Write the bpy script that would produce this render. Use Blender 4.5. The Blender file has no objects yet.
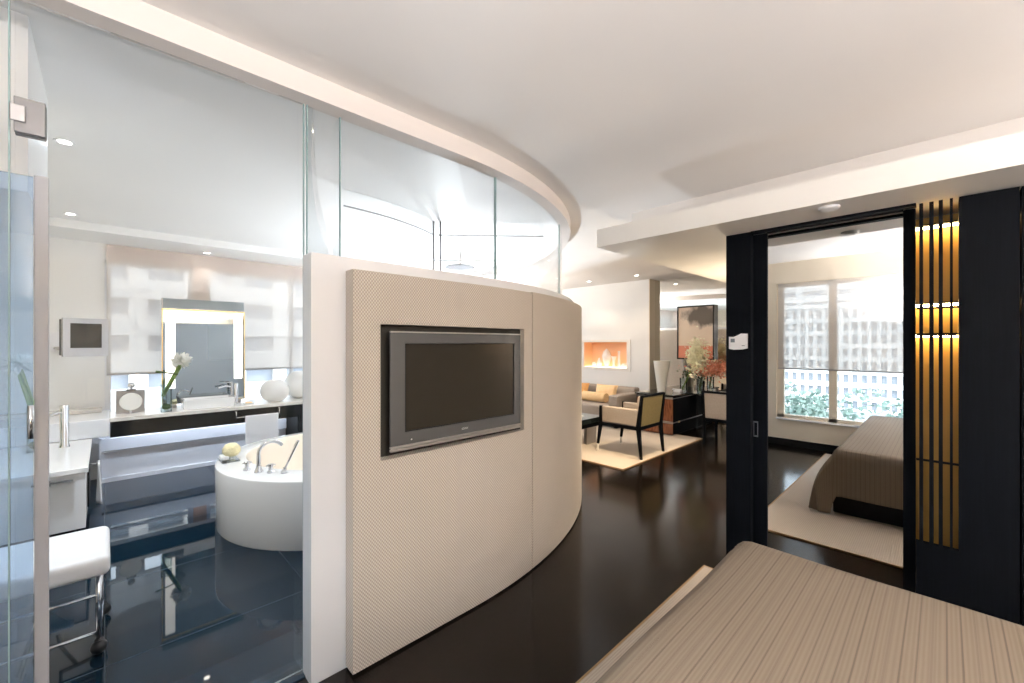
import bpy, bmesh, math, random
from mathutils import Vector, Matrix
random.seed(7)
PI = math.pi
S = bpy.context.scene
COL = S.collection

# ---------------------------------------------------------------- camera, sky, exposure
cam_data = bpy.data.cameras.new('camera')
cam = bpy.data.objects.new('camera', cam_data); COL.objects.link(cam)
cam_data.sensor_width = 36.0
cam_data.lens = 420.0/1024.0*36.0
cam_data.shift_y = 2.0/1024.0
cam_data.clip_start = 0.05; cam_data.clip_end = 500
cam.location = (0, 0, 1.5)
cam.rotation_euler = (PI/2, 0, -math.atan2(.6962, .7178))
S.camera = cam
S.view_settings.view_transform = 'Standard'
S.view_settings.look = 'None'
S.view_settings.gamma = 1
S.view_settings.use_curve_mapping = False
S.view_settings.exposure = 0.75

W = bpy.data.worlds.new('world'); S.world = W; W.use_nodes = True
bg = W.node_tree.nodes['Background']
bg.inputs[0].default_value = (0.76, 0.88, 1.0, 1)
bg.inputs[1].default_value = 3.1
sun_data = bpy.data.lights.new('sun', 'SUN'); sun_data.energy = 1.6; sun_data.angle = math.radians(3); sun_data.color = (1, .97, .92)
sun = bpy.data.objects.new('sun', sun_data); COL.objects.link(sun)
sun.rotation_euler = Vector((-.55, .45, -.72)).to_track_quat('-Z', 'Y').to_euler()
for (px_, py_, pz_, wx_, wz_, rx_) in ((-.60, -.4, 1.4, 4.3, 2.0, 'x'), (1.5, 6.60, 1.45, 3.0, 2.0, 'y'), (6.0, 6.60, 1.4, 2.6, 2.0, 'y')):
    pd = bpy.data.lights.new('window_portal', 'AREA'); pd.shape = 'RECTANGLE'; pd.size = wx_; pd.size_y = wz_; pd.cycles.is_portal = True
    po = bpy.data.objects.new('window_portal', pd); COL.objects.link(po); po.location = (px_, py_, pz_)
    po.rotation_euler = (PI/2, 0, -PI/2) if rx_ == 'x' else (-PI/2, 0, 0)
    if rx_ == 'x': po.rotation_euler = Vector((1, 0, 0)).to_track_quat('-Z', 'Y').to_euler()
S.cycles.max_bounces = 14; S.cycles.diffuse_bounces = 7; S.cycles.glossy_bounces = 6
S.cycles.transmission_bounces = 10; S.cycles.transparent_max_bounces = 24
S.cycles.sample_clamp_indirect = 6
S.cycles.caustics_reflective = False; S.cycles.caustics_refractive = False
S.cycles.use_denoising = True

# ---------------------------------------------------------------- materials
MATS = {}
def mat(name, color=(.8, .8, .8), rough=.5, metal=0., spec=.5, emit=None, es=1., coat=0.):
    m = bpy.data.materials.new(name); m.use_nodes = True
    p = m.node_tree.nodes['Principled BSDF']
    p.inputs['Base Color'].default_value = (*color, 1)
    p.inputs['Roughness'].default_value = rough
    p.inputs['Metallic'].default_value = metal
    p.inputs['Specular IOR Level'].default_value = spec
    if coat: p.inputs['Coat Weight'].default_value = coat; p.inputs['Coat Roughness'].default_value = .05
    if emit:
        p.inputs['Emission Color'].default_value = (*emit, 1); p.inputs['Emission Strength'].default_value = es
    MATS[name] = m
    return m
def N(m, t, **k):
    n = m.node_tree.nodes.new(t)
    for a, b in k.items(): setattr(n, a, b)
    return n
def L(m, a, b): m.node_tree.links.new(a, b)
def P(m): return m.node_tree.nodes['Principled BSDF']
def coords(m, kind='Object', scale=(1, 1, 1)):
    tc = N(m, 'ShaderNodeTexCoord'); mp = N(m, 'ShaderNodeMapping')
    mp.inputs['Scale'].default_value = scale
    L(m, tc.outputs[kind], mp.inputs[0]); return mp.outputs[0]
def ramp(m, fac, stops):
    r = N(m, 'ShaderNodeValToRGB'); e = r.color_ramp.elements
    while len(e) < len(stops): e.new(.5)
    for i, (p, c) in enumerate(stops):
        e[i].position = p; e[i].color = (*c, 1) if len(c) == 3 else c
    L(m, fac, r.inputs[0]); return r.outputs[0]
def bump(m, h, strength=.3, dist=.01):
    b = N(m, 'ShaderNodeBump'); b.inputs['Strength'].default_value = strength; b.inputs['Distance'].default_value = dist
    L(m, h, b.inputs['Height']); L(m, b.outputs[0], P(m).inputs['Normal']); return b
def noise_tint(m, c1, c2, scale=3., kind='Object', sc=(1, 1, 1), detail=4):
    n = N(m, 'ShaderNodeTexNoise'); n.inputs['Scale'].default_value = scale; n.inputs['Detail'].default_value = detail
    L(m, coords(m, kind, sc), n.inputs['Vector'])
    L(m, ramp(m, n.outputs['Fac'], [(.3, c1), (.7, c2)]), P(m).inputs['Base Color']); return n

paint = mat('white_paint', (.80, .78, .75), .6); noise_tint(paint, (.80, .78, .745), (.83, .81, .78), 2.)
ceil_m = mat('ceiling_paint', (.81, .785, .765), .7); noise_tint(ceil_m, (.80, .775, .755), (.83, .805, .785), 1.2)
bath_paint = mat('bath_paint', (.78, .78, .77), .5); noise_tint(bath_paint, (.83, .83, .825), (.86, .86, .855), 1.5)
lacquer = mat('white_lacquer', (.82, .83, .86), .25); noise_tint(lacquer, (.81, .82, .85), (.84, .85, .875), 1.)
cream = mat('cream_paint', (.74, .66, .54), .6); noise_tint(cream, (.72, .64, .52), (.77, .69, .57), 2.)
porcelain = mat('porcelain', (.88, .88, .88), .12, coat=.4)
tub_in = mat('tub_inner_acrylic', (.86, .77, .66), .15)
stone = mat('counter_stone', (.82, .79, .74), .2); noise_tint(stone, (.78, .74, .68), (.86, .83, .79), 9.)
chrome = mat('chrome', (.82, .83, .86), .09, 1.)
steel = mat('brushed_steel', (.42, .41, .41), .32, 1.)
silver = mat('tv_silver', (.60, .58, .56), .35, .75)
tvgrey = mat('tv_gunmetal', (.10, .10, .10), .38, .35)
screen = mat('tv_screen', (.028, .024, .018), .2)
brass = mat('brass_edge', (.85, .62, .28), .3, 1.)
blackw = mat('black_wood', (.012, .014, .018), .6, spec=.06)
n = N(blackw, 'ShaderNodeTexNoise'); n.inputs['Scale'].default_value = 6
L(blackw, coords(blackw, 'Object', (18, 18, .7)), n.inputs['Vector'])
L(blackw, ramp(blackw, n.outputs['Fac'], [(.35, (.0018, .0026, .004)), (.7, (.0035, .0045, .007))]), P(blackw).inputs['Base Color'])
black = mat('black_panel', (.006, .007, .008), .5, spec=.2)
void = mat('dark_recess', (.02, .017, .012), .6)
mirror_m = mat('mirror', (.93, .94, .93), .0, 1.)
mirror_soft = mat('wall_mirror', (.90, .90, .87), .01, 1.)
white_fab = mat('white_leather', (.86, .86, .88), .4)
towel_m = mat('towel_cotton', (.88, .88, .90), .9)
n = N(towel_m, 'ShaderNodeTexNoise'); n.inputs['Scale'].default_value = 260; L(towel_m, coords(towel_m), n.inputs['Vector']); bump(towel_m, n.outputs['Fac'], .5, .004)
gold_fab = mat('gold_fabric', (.30, .235, .10), .65); noise_tint(gold_fab, (.27, .205, .085), (.32, .25, .11), 40.)
grey_fab = mat('taupe_fabric', (.50, .43, .37), .8); noise_tint(grey_fab, (.31, .265, .23), (.36, .31, .27), 60.)
orange_fab = mat('orange_silk', (.72, .36, .10), .5); noise_tint(orange_fab, (.68, .33, .09), (.78, .41, .13), 20.)
peach_fab = mat('pale_gold_silk', (.85, .58, .30), .5); noise_tint(peach_fab, (.82, .55, .28), (.88, .62, .34), 20.)
rug_m = mat('wool_rug', (.72, .60, .45), .95)
n = N(rug_m, 'ShaderNodeTexWave'); n.inputs['Scale'].default_value = 26; n.inputs['Distortion'].default_value = .6; n.bands_direction = 'Y'
L(rug_m, coords(rug_m), n.inputs['Vector']); L(rug_m, ramp(rug_m, n.outputs['Fac'], [(0, (.44, .375, .31)), (1, (.52, .455, .385))]), P(rug_m).inputs['Base Color']); bump(rug_m, n.outputs['Fac'], .4, .004)
rug_b = mat('rug_binding', (.32, .20, .10), .8)
woodred = mat('red_brown_veneer', (.16, .055, .025), .25)
n = N(woodred, 'ShaderNodeTexNoise'); n.inputs['Scale'].default_value = 8
L(woodred, coords(woodred, 'Object', (8, 8, 1)), n.inputs['Vector'])
L(woodred, ramp(woodred, n.outputs['Fac'], [(.3, (.10, .030, .014)), (.7, (.22, .080, .035))]), P(woodred).inputs['Base Color'])
darkglass = mat('dark_glass_top', (.010, .014, .014), .04, coat=.5)
plaster_or = mat('niche_lining', (.90, .60, .38), .6)
white_cer = mat('matt_ceramic', (.84, .83, .81), .45)
vase_m = mat('ribbed_white', (.82, .80, .76), .4)
green = mat('stem_green', (.16, .26, .045), .5)
darkgreen = mat('leaf_dark', (.05, .09, .02), .6)
petal = mat('petal_white', (.90, .90, .86), .6)
petal_y = mat('petal_cream', (.90, .87, .66), .6)
petal_r = mat('petal_coral', (.78, .20, .10), .6); noise_tint(petal_r, (.60, .20, .12), (.88, .42, .28), 30.)
moss = mat('moss', (.10, .16, .03), .9)
sponge_m = mat('sponge', (.80, .72, .45), .95)
n = N(sponge_m, 'ShaderNodeTexNoise'); n.inputs['Scale'].default_value = 60; L(sponge_m, coords(sponge_m), n.inputs['Vector']); bump(sponge_m, n.outputs['Fac'], 1., .01)
paper = mat('paper', (.85, .84, .80), .7)
plastic = mat('white_plastic', (.82, .82, .84), .35)
lcd = mat('lcd_grey', (.16, .19, .22), .3)
logo = mat('printed_silver', (.75, .75, .74), .3, .5)
rubber = mat('rubber', (.02, .02, .022), .45)
lamp_e = mat('lamp_lens', (1, 1, 1), .4, emit=(1, .93, .82), es=14.)
strip_e = mat('mirror_light', (1, 1, 1), .4, emit=(1, .95, .86), es=1.5)
niche_e = mat('niche_light', (1, 1, 1), .4, emit=(1, .72, .42), es=1.2)
amber_e = mat('closet_light', (1, 1, 1), .4, emit=(1, .66, .28), es=34.)
shade_m = mat('lamp_shade_fabric', (.9, .85, .75), .8, emit=(1, .85, .65), es=1.6)
goldback = mat('gold_backing', (.60, .36, .09), .5, .3)
facade_m = mat('facade_concrete', (.82, .82, .80), .8); noise_tint(facade_m, (.78, .78, .76), (.86, .86, .84), .4)
facade_b = mat('facade_warm', (.66, .62, .58), .8)
pane_m = mat('facade_pane', (.28, .30, .33), .3)
asphalt = mat('street_asphalt', (.30, .31, .32), .9); noise_tint(asphalt, (.26, .27, .28), (.36, .37, .38), .5)
leaf_m = mat('tree_leaves', (.12, .22, .10), .7); noise_tint(leaf_m, (.12, .20, .17), (.34, .42, .36), .9)
bark = mat('bark', (.12, .09, .06), .9)
art_frame = mat('art_frame_black', (.015, .012, .010), .3)

# dark wood floor
wood = mat('dark_wood_floor', (.02, .014, .010), .22, spec=.2)
def build_wood():
    v = coords(wood, 'Object')
    br = N(wood, 'ShaderNodeTexBrick'); br.offset = .37; br.inputs['Scale'].default_value = 1.
    br.inputs['Brick Width'].default_value = 1.3; br.inputs['Row Height'].default_value = .12
    br.inputs['Mortar Size'].default_value = .0015; br.inputs['Mortar Smooth'].default_value = .2
    br.inputs['Color1'].default_value = (.0065, .0045, .0035, 1); br.inputs['Color2'].default_value = (.009, .0062, .0045, 1)
    br.inputs['Mortar'].default_value = (.002, .002, .002, 1)
    L(wood, v, br.inputs['Vector'])
    n = N(wood, 'ShaderNodeTexNoise'); n.inputs['Scale'].default_value = 3; n.inputs['Detail'].default_value = 6
    L(wood, coords(wood, 'Object', (1.5, 25, 1)), n.inputs['Vector'])
    mx = N(wood, 'ShaderNodeMix', data_type='RGBA', blend_type='MULTIPLY'); mx.inputs[0].default_value = .5
    L(wood, br.outputs['Color'], mx.inputs[6]); L(wood, ramp(wood, n.outputs['Fac'], [(.3, (.5, .5, .5)), (.7, (1.4, 1.4, 1.4))]), mx.inputs[7])
    L(wood, mx.outputs[2], P(wood).inputs['Base Color'])
    L(wood, ramp(wood, n.outputs['Fac'], [(.3, (.13,)*3), (.7, (.17,)*3)]), P(wood).inputs['Roughness'])
    bump(wood, br.outputs['Fac'], -.15, .002)
build_wood()
tile = mat('black_polished_tile', (.006, .012, .018), .03, spec=.3)
def build_tile():
    v = coords(tile, 'Object')
    br = N(tile, 'ShaderNodeTexBrick'); br.offset = 0.; br.inputs['Scale'].default_value = 1.
    br.inputs['Brick Width'].default_value = .9; br.inputs['Row Height'].default_value = .9
    br.inputs['Mortar Size'].default_value = .003
    br.inputs['Color1'].default_value = (.003, .014, .028, 1); br.inputs['Color2'].default_value = (.004, .017, .033, 1)
    br.inputs['Mortar'].default_value = (.03, .045, .06, 1)
    L(tile, v, br.inputs['Vector']); L(tile, br.outputs['Color'], P(tile).inputs['Base Color'])
    L(tile, ramp(tile, br.outputs['Fac'], [(0, (.03,)*3), (1, (.5,)*3)]), P(tile).inputs['Roughness'])
build_tile()

# woven wall covering (uv in metres)
woven = mat('woven_wall_fabric', (.66, .56, .45), .75)
def build_woven():
    uv = coords(woven, 'UV')
    sx = N(woven, 'ShaderNodeSeparateXYZ'); L(woven, uv, sx.inputs[0])
    def wavef(a, b, k):   # sin(k*(a*u+b*v))
        m1 = N(woven, 'ShaderNodeMath', operation='MULTIPLY'); m1.inputs[1].default_value = a*k; L(woven, sx.outputs[0], m1.inputs[0])
        m2 = N(woven, 'ShaderNodeMath', operation='MULTIPLY_ADD'); m2.inputs[1].default_value = b*k; L(woven, sx.outputs[1], m2.inputs[0]); L(woven, m1.outputs[0], m2.inputs[2])
        s = N(woven, 'ShaderNodeMath', operation='SINE'); L(woven, m2.outputs[0], s.inputs[0]); return s.outputs[0]
    k = 2*PI/.0145
    a = wavef(1, 0, k); b = wavef(0, .8, k)
    mul = N(woven, 'ShaderNodeMath', operation='MULTIPLY'); L(woven, a, mul.inputs[0]); L(woven, b, mul.inputs[1])
    h = N(woven, 'ShaderNodeMath', operation='MULTIPLY_ADD'); h.inputs[1].default_value = .5; h.inputs[2].default_value = .5; L(woven, mul.outputs[0], h.inputs[0])
    L(woven, ramp(woven, h.outputs[0], [(0, (.37, .32, .27)), (.45, (.51, .455, .395)), (1, (.74, .67, .60))]), P(woven).inputs['Base Color'])
    bump(woven, h.outputs[0], .55, .004)
build_woven()

# ribbed coverlet (uv in metres; ribs run along u)
cover = mat('ribbed_coverlet', (.44, .33, .23), .85)
def build_cover():
    uv = coords(cover, 'UV')
    sx = N(cover, 'ShaderNodeSeparateXYZ'); L(cover, uv, sx.inputs[0])
    n = N(cover, 'ShaderNodeTexNoise', noise_dimensions='1D'); n.inputs['Scale'].default_value = 30; n.inputs['Detail'].default_value = 3
    L(cover, sx.outputs[1], n.inputs['W'])
    wv = N(cover, 'ShaderNodeMath', operation='MULTIPLY_ADD'); wv.inputs[1].default_value = 2*PI/.0115
    sc = N(cover, 'ShaderNodeMath', operation='MULTIPLY'); sc.inputs[1].default_value = 6.; L(cover, n.outputs['Fac'], sc.inputs[0])
    L(cover, sx.outputs[1], wv.inputs[0]); L(cover, sc.outputs[0], wv.inputs[2])
    s = N(cover, 'ShaderNodeMath', operation='SINE'); L(cover, wv.outputs[0], s.inputs[0])
    w2 = N(cover, 'ShaderNodeMath', operation='MULTIPLY'); w2.inputs[1].default_value = 2*PI/.031; L(cover, sx.outputs[1], w2.inputs[0])
    s2 = N(cover, 'ShaderNodeMath', operation='SINE'); L(cover, w2.outputs[0], s2.inputs[0])
    gr = N(cover, 'ShaderNodeMath', operation='GREATER_THAN'); gr.inputs[1].default_value = .88; L(cover, s2.outputs[0], gr.inputs[0])
    h = N(cover, 'ShaderNodeMath', operation='MULTIPLY_ADD'); h.inputs[1].default_value = .13; h.inputs[2].default_value = .68; L(cover, s.outputs[0], h.inputs[0])
    h2 = N(cover, 'ShaderNodeMath', operation='MULTIPLY_ADD'); h2.inputs[1].default_value = -.32; L(cover, gr.outputs[0], h2.inputs[0]); L(cover, h.outputs[0], h2.inputs[2])
    L(cover, ramp(cover, h2.outputs[0], [(0, (.05, .038, .026)), (.4, (.145, .112, .080)), (.9, (.20, .16, .118))]), P(cover).inputs['Base Color'])
    bump(cover, h2.outputs[0], .5, .003)
build_cover()

def glassmat(name, tint=(1, 1, 1), refl=.06, rough=0., dens=1.):
    m = bpy.data.materials.new(name); m.use_nodes = True; t = m.node_tree; t.nodes.clear()
    o = t.nodes.new('ShaderNodeOutputMaterial'); tr = t.nodes.new('ShaderNodeBsdfTransparent'); gl = t.nodes.new('ShaderNodeBsdfGlossy')
    fr = t.nodes.new('ShaderNodeFresnel'); fr.inputs[0].default_value = 1.45
    tr.inputs[0].default_value = (*tint, 1); gl.inputs['Roughness'].default_value = rough
    mx = t.nodes.new('ShaderNodeMixShader')
    mm = t.nodes.new('ShaderNodeMath'); mm.operation = 'MULTIPLY'; mm.inputs[1].default_value = refl/.04
    t.links.new(fr.outputs[0], mm.inputs[0]); t.links.new(mm.outputs[0], mx.inputs[0])
    t.links.new(tr.outputs[0], mx.inputs[1]); t.links.new(gl.outputs[0], mx.inputs[2]); t.links.new(mx.outputs[0], o.inputs[0])
    MATS[name] = m; return m
glass = glassmat('clear_glass', (.994, .998, .998), .012)
pane = glassmat('window_glass', (.985, .99, .995), .03)
blueglass = glassmat('blue_tinted_glass', (.74, .85, .97), .05, .05)
def film(m):
    t = m.node_tree; mx = [q for q in t.nodes if q.type == 'MIX_SHADER'][0]; o = [q for q in t.nodes if q.type == 'OUTPUT_MATERIAL'][0]
    df = t.nodes.new('ShaderNodeBsdfDiffuse'); df.inputs[0].default_value = (.72, .82, .94, 1); tl = t.nodes.new('ShaderNodeBsdfTranslucent'); tl.inputs[0].default_value = (.72, .82, .94, 1)
    a = t.nodes.new('ShaderNodeMixShader'); b = t.nodes.new('ShaderNodeMixShader'); b.inputs[0].default_value = .22
    t.links.new(df.outputs[0], a.inputs[1]); t.links.new(tl.outputs[0], a.inputs[2]); t.links.new(mx.outputs[0], b.inputs[1]); t.links.new(a.outputs[0], b.inputs[2]); t.links.new(b.outputs[0], o.inputs[0])
film(blueglass)
vglass = glassmat('vase_glass', (.94, .98, .98), .05)
glass_edge = mat('glass_edge', (.30, .42, .42), .1)

def blindmat(name, col, openness):
    m = bpy.data.materials.new(name); m.use_nodes = True; t = m.node_tree; t.nodes.clear()
    o = t.nodes.new('ShaderNodeOutputMaterial'); tr = t.nodes.new('ShaderNodeBsdfTransparent'); df = t.nodes.new('ShaderNodeBsdfDiffuse'); tl = t.nodes.new('ShaderNodeBsdfTranslucent')
    df.inputs[0].default_value = (*col, 1); tl.inputs[0].default_value = (*col, 1)
    a = t.nodes.new('ShaderNodeMixShader'); a.inputs[0].default_value = .22
    b = t.nodes.new('ShaderNodeMixShader')
    tc = t.nodes.new('ShaderNodeTexCoord'); wv = t.nodes.new('ShaderNodeTexNoise'); wv.inputs['Scale'].default_value = 60
    mr = t.nodes.new('ShaderNodeMapRange'); mr.inputs['To Min'].default_value = openness-.05; mr.inputs['To Max'].default_value = openness+.05
    t.links.new(tc.outputs['Object'], wv.inputs['Vector']); t.links.new(wv.outputs['Fac'], mr.inputs[0]); t.links.new(mr.outputs[0], b.inputs[0])
    t.links.new(df.outputs[0], a.inputs[1]); t.links.new(tl.outputs[0], a.inputs[2])
    t.links.new(a.outputs[0], b.inputs[1]); t.links.new(tr.outputs[0], b.inputs[2]); t.links.new(b.outputs[0], o.inputs[0])
    return m
blind_m = blindmat('sheer_blind', (.82, .78, .74), .42)

# ---------------------------------------------------------------- geometry helpers
class MB:
    def __init__(s): s.b = bmesh.new(); s.uv = s.b.loops.layers.uv.new('uv')
    def box(s, x0, x1, y0, y1, z0, z1, bev=0., seg=2):
        r = bmesh.ops.create_cube(s.b, size=1)['verts']
        for v in r:
            v.co = Vector((x0+(v.co.x+.5)*(x1-x0), y0+(v.co.y+.5)*(y1-y0), z0+(v.co.z+.5)*(z1-z0)))
        if bev > 0:
            es = list({e for v in r for e in v.link_edges})
            bmesh.ops.bevel(s.b, geom=es, offset=bev, segments=seg, affect='EDGES', profile=.5)
        return s
    def hexa(s, pts, bev=0.):     # 8 points: bottom 4 ccw, top 4 ccw
        v = [s.b.verts.new(p) for p in pts]
        fs = [s.b.faces.new([v[i] for i in f]) for f in ((3, 2, 1, 0), (4, 5, 6, 7), (0, 1, 5, 4), (1, 2, 6, 5), (2, 3, 7, 6), (3, 0, 4, 7))]
        if bev:
            bmesh.ops.bevel(s.b, geom=list({e for f in fs for e in f.edges}), offset=bev, segments=2, affect='EDGES', profile=.5)
        return s
    def bar(s, p, q, w0, w1=None, d0=None, d1=None, up=(0, 0, 1)):   # rectangular tapering bar
        p = Vector(p); q = Vector(q); w1 = w1 or w0; d0 = d0 or w0; d1 = d1 or w1
        t = (q-p).normalized(); u = Vector(up)
        if abs(t.dot(u)) > .95: u = Vector((1, 0, 0))
        a = t.cross(u).normalized(); b = a.cross(t).normalized()
        c = [(-1, -1), (1, -1), (1, 1), (-1, 1)]
        return s.hexa([p+a*i*w0/2+b*j*d0/2 for i, j in c]+[q+a*i*w1/2+b*j*d1/2 for i, j in c])
    def tube(s, pts, r, n=10, caps=True):
        pts = [Vector(p) for p in pts]; rr = r if isinstance(r, (list, tuple)) else [r]*len(pts)
        rings = []; prev = None
        for i, p in enumerate(pts):
            t = (pts[min(i+1, len(pts)-1)]-pts[max(i-1, 0)]).normalized()
            if prev is None:
                u = Vector((0, 0, 1)) if abs(t.z) < .9 else Vector((1, 0, 0)); a = t.cross(u).normalized()
            else: a = (prev-t*prev.dot(t)).normalized()
            prev = a; b = t.cross(a)
            rings.append([s.b.verts.new(p+(a*math.cos(2*PI*k/n)+b*math.sin(2*PI*k/n))*rr[i]) for k in range(n)])
        for i in range(len(rings)-1):
            for k in range(n):
                f = s.b.faces.new([rings[i][k], rings[i][(k+1) % n], rings[i+1][(k+1) % n], rings[i+1][k]]); f.smooth = True
        if caps: s.b.faces.new(rings[0][::-1]); s.b.faces.new(rings[-1])
        return s
    def lathe(s, c, prof, n=32, sx=1., sy=1., close=False):   # prof: (r,z)
        c = Vector(c); rings = []
        for r, z in prof:
            if r <= 1e-6: rings.append([s.b.verts.new(c+Vector((0, 0, z)))])
            else: rings.append([s.b.verts.new(c+Vector((r*sx*math.cos(2*PI*k/n), r*sy*math.sin(2*PI*k/n), z))) for k in range(n)])
        for i in range(len(rings)-1):
            A, B = rings[i], rings[i+1]
            for k in range(n):
                a, b2 = A[k % len(A)], A[(k+1) % len(A)]; d, e = B[k % len(B)], B[(k+1) % len(B)]
                vs = []
                for q in (a, b2, e, d):
                    if q not in vs: vs.append(q)
                if len(vs) > 2:
                    f = s.b.faces.new(vs); f.smooth = True
        return s
    def ball(s, c, r, sc=(1, 1, 1), n=16):
        m = n//2
        return s.lathe((c[0], c[1], c[2]), [(r*math.sin(PI*i/m) if 0 < i < m else 0, -r*sc[2]*math.cos(PI*i/m)) for i in range(m+1)], n, sc[0], sc[1])
    def strip(s, path, z0, z1, thick=0., uv0=0.):    # vertical wall along a 2D path; thickness to the left of travel
        n = len(path); nor = []
        for i in range(n):
            a = Vector(path[max(i-1, 0)]); b = Vector(path[min(i+1, n-1)]); t = (b-a).normalized(); nor.append(Vector((-t.y, t.x)))
        outer = [Vector(p) for p in path]; inner = [outer[i]+nor[i]*thick for i in range(n)]
        u = [uv0]
        for i in range(1, n): u.append(u[-1]+(outer[i]-outer[i-1]).length)
        def quad(ps, uvs, sm=True):
            f = s.b.faces.new([s.b.verts.new(p) for p in ps]); f.smooth = sm
            for l, q in zip(f.loops, uvs): l[s.uv].uv = q
        for i in range(n-1):
            o0, o1, i0, i1 = outer[i], outer[i+1], inner[i], inner[i+1]
            quad([(*o0, z0), (*o1, z0), (*o1, z1), (*o0, z1)], [(u[i], z0), (u[i+1], z0), (u[i+1], z1), (u[i], z1)])
            if thick:
                quad([(*i1, z0), (*i0, z0), (*i0, z1), (*i1, z1)], [(u[i+1], z0), (u[i], z0), (u[i], z1), (u[i+1], z1)])
                quad([(*o0, z1), (*o1, z1), (*i1, z1), (*i0, z1)], [(u[i], z1), (u[i+1], z1), (u[i+1], z1+thick), (u[i], z1+thick)], False)
                quad([(*i0, z0), (*i1, z0), (*o1, z0), (*o0, z0)], [(u[i], z0)]*4, False)
        if thick:
            quad([(*inner[0], z0), (*outer[0], z0), (*outer[0], z1), (*inner[0], z1)], [(u[0]-thick, z0), (u[0], z0), (u[0], z1), (u[0]-thick, z1)], False)
            quad([(*outer[-1], z0), (*inner[-1], z0), (*inner[-1], z1), (*outer[-1], z1)], [(u[-1], z0), (u[-1]+thick, z0), (u[-1]+thick, z1), (u[-1], z1)], False)
        return s
    def prism(s, pts, y0, y1, axis='y'):   # polygon extruded
        def p(a, b, t): return (a, t, b) if axis == 'y' else ((t, a, b) if axis == 'x' else (a, b, t))
        A = [s.b.verts.new(p(a, b, y0)) for a, b in pts]; B = [s.b.verts.new(p(a, b, y1)) for a, b in pts]
        s.b.faces.new(A); s.b.faces.new(B[::-1]); n = len(pts)
        for i in range(n): s.b.faces.new([A[i], B[i], B[(i+1) % n], A[(i+1) % n]])
        return s
    def merge(s): bmesh.ops.remove_doubles(s.b, verts=s.b.verts, dist=1e-5); return s

def obj(name, mb, m, parent=None, label=None, smooth_angle=None):
    if smooth_angle:
        for f in mb.b.faces: f.smooth = True
    else: smooth_angle = .6
    bmesh.ops.remove_doubles(mb.b, verts=mb.b.verts, dist=1e-5)
    bmesh.ops.recalc_face_normals(mb.b, faces=mb.b.faces)
    if smooth_angle:
        for e in mb.b.edges:
            if len(e.link_faces) == 2 and e.calc_face_angle(0) > smooth_angle: e.smooth = False
    off = Vector((0, 0, 0)); q = parent
    while q is not None: off += Vector(q.location); q = q.parent
    if off.length: bmesh.ops.translate(mb.b, verts=mb.b.verts, vec=-off)
    me = bpy.data.meshes.new(name); mb.b.to_mesh(me); mb.b.free()
    for mm in (m if isinstance(m, (list, tuple)) else [m]): me.materials.append(mm)
    o = bpy.data.objects.new(name, me); COL.objects.link(o); o.parent = parent
    if label: o['label'] = label
    return o
def tag(o, label, cat, group=None):
    o['label'] = label; o['category'] = cat
    if group: o['group'] = group
    return o
def thing(name, loc, label, cat, group=None):
    o = bpy.data.objects.new(name, None); COL.objects.link(o); o.location = loc; o.empty_display_size = .05
    return tag(o, label, cat, group)
def struct(name, mb, m, parent=None, label=None, **k):
    o = obj(name, mb, m, parent, **k)
    if parent is None: o['kind'] = 'structure'
    if label: o['label'] = label
    return o
def dup(root, loc, rz=None, label=None, parent=None):
    r = root.copy(); COL.objects.link(r); r.parent = parent
    if loc is not None: r.location = loc
    if rz is not None: r.rotation_euler[2] = rz
    if label: r['label'] = label
    for ch in list(root.children): dup(ch, None, None, None, r)
    return r
def arc(cx, cy, R, a0, a1, n):
    return [(cx+R*math.cos(a0+(a1-a0)*i/n), cy+R*math.sin(a0+(a1-a0)*i/n)) for i in range(n+1)]

# ================================================================ SETTING
# pod geometry: straight front, then a round of centre PC
PC = (1.48, 4.96); A_END = math.asin(1.54/3.0)
def pod(R, x0, a_end=A_END, n=56):
    pts = [(x0+(PC[0]-x0)*i/8, PC[1]-R) for i in range(8)]
    return pts+arc(PC[0], PC[1], R, -PI/2, a_end, n)
CEIL = 2.70

struct('floor', MB().box(-.95, 9, -4, 9, -.2, 0), wood, label='dark glossy plank floor')
struct('floor_bathroom', MB().prism([(-.83, 2.0), (PC[0], 2.0)]+arc(PC[0], PC[1], 2.96, -PI/2, A_END, 48)+[(4.1, 6.5), (-.83, 6.5)], .0, .006, 'z'), tile, label='polished black tile floor')
struct('ceiling', MB().box(-.95, 9, -4, 9, CEIL, 2.9), ceil_m, label='smooth pale ceiling')
struct('ceiling_bathroom', MB().prism([(-.83, 2.06), (PC[0], 2.06)]+arc(PC[0], PC[1], 2.90, -PI/2, A_END, 48)+[(4.1, 6.5), (-.83, 6.5)], 2.69, 2.70, 'z'), bath_paint)
struct('ceiling_soffit_bathroom', MB().box(-.83, 4.0, 5.85, 6.5, 2.61, 2.69), bath_paint)

# left wall x=-.83, window_1 at y -2.6 .. 1.74, z .42 .. 2.38
lw = MB()
lw.box(-.65, -.53, -4, -2.6, 0, CEIL); lw.box(-.65, -.53, 1.76, 2.02, 0, CEIL); lw.box(-.95, -.83, 2.02, 6.62, 0, CEIL); lw.box(-.95, -.53, 1.96, 2.02, 0, CEIL)
lw.box(-.65, -.53, -2.6, 1.76, 0, .39); lw.box(-.65, -.53, -2.6, 1.76, 2.39, CEIL)
struct('wall_left', lw, cream)
w1 = MB()
for y in (-2.6, -1.33, -.12, 1.04):
    w1.box(-.63, -.56, y, y+.09, .39, 2.39)
w1.box(-.63, -.56, 1.67, 1.76, .39, 2.39); w1.box(-.63, -.56, -2.6, 1.76, .39, .45); w1.box(-.63, -.56, -2.6, 1.76, 2.33, 2.39)
wo = struct('window_1', w1, cream)
wo2 = obj('window_pane', MB().box(-.605, -.599, -2.6, 1.76, .4, 2.38), pane, wo)
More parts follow.
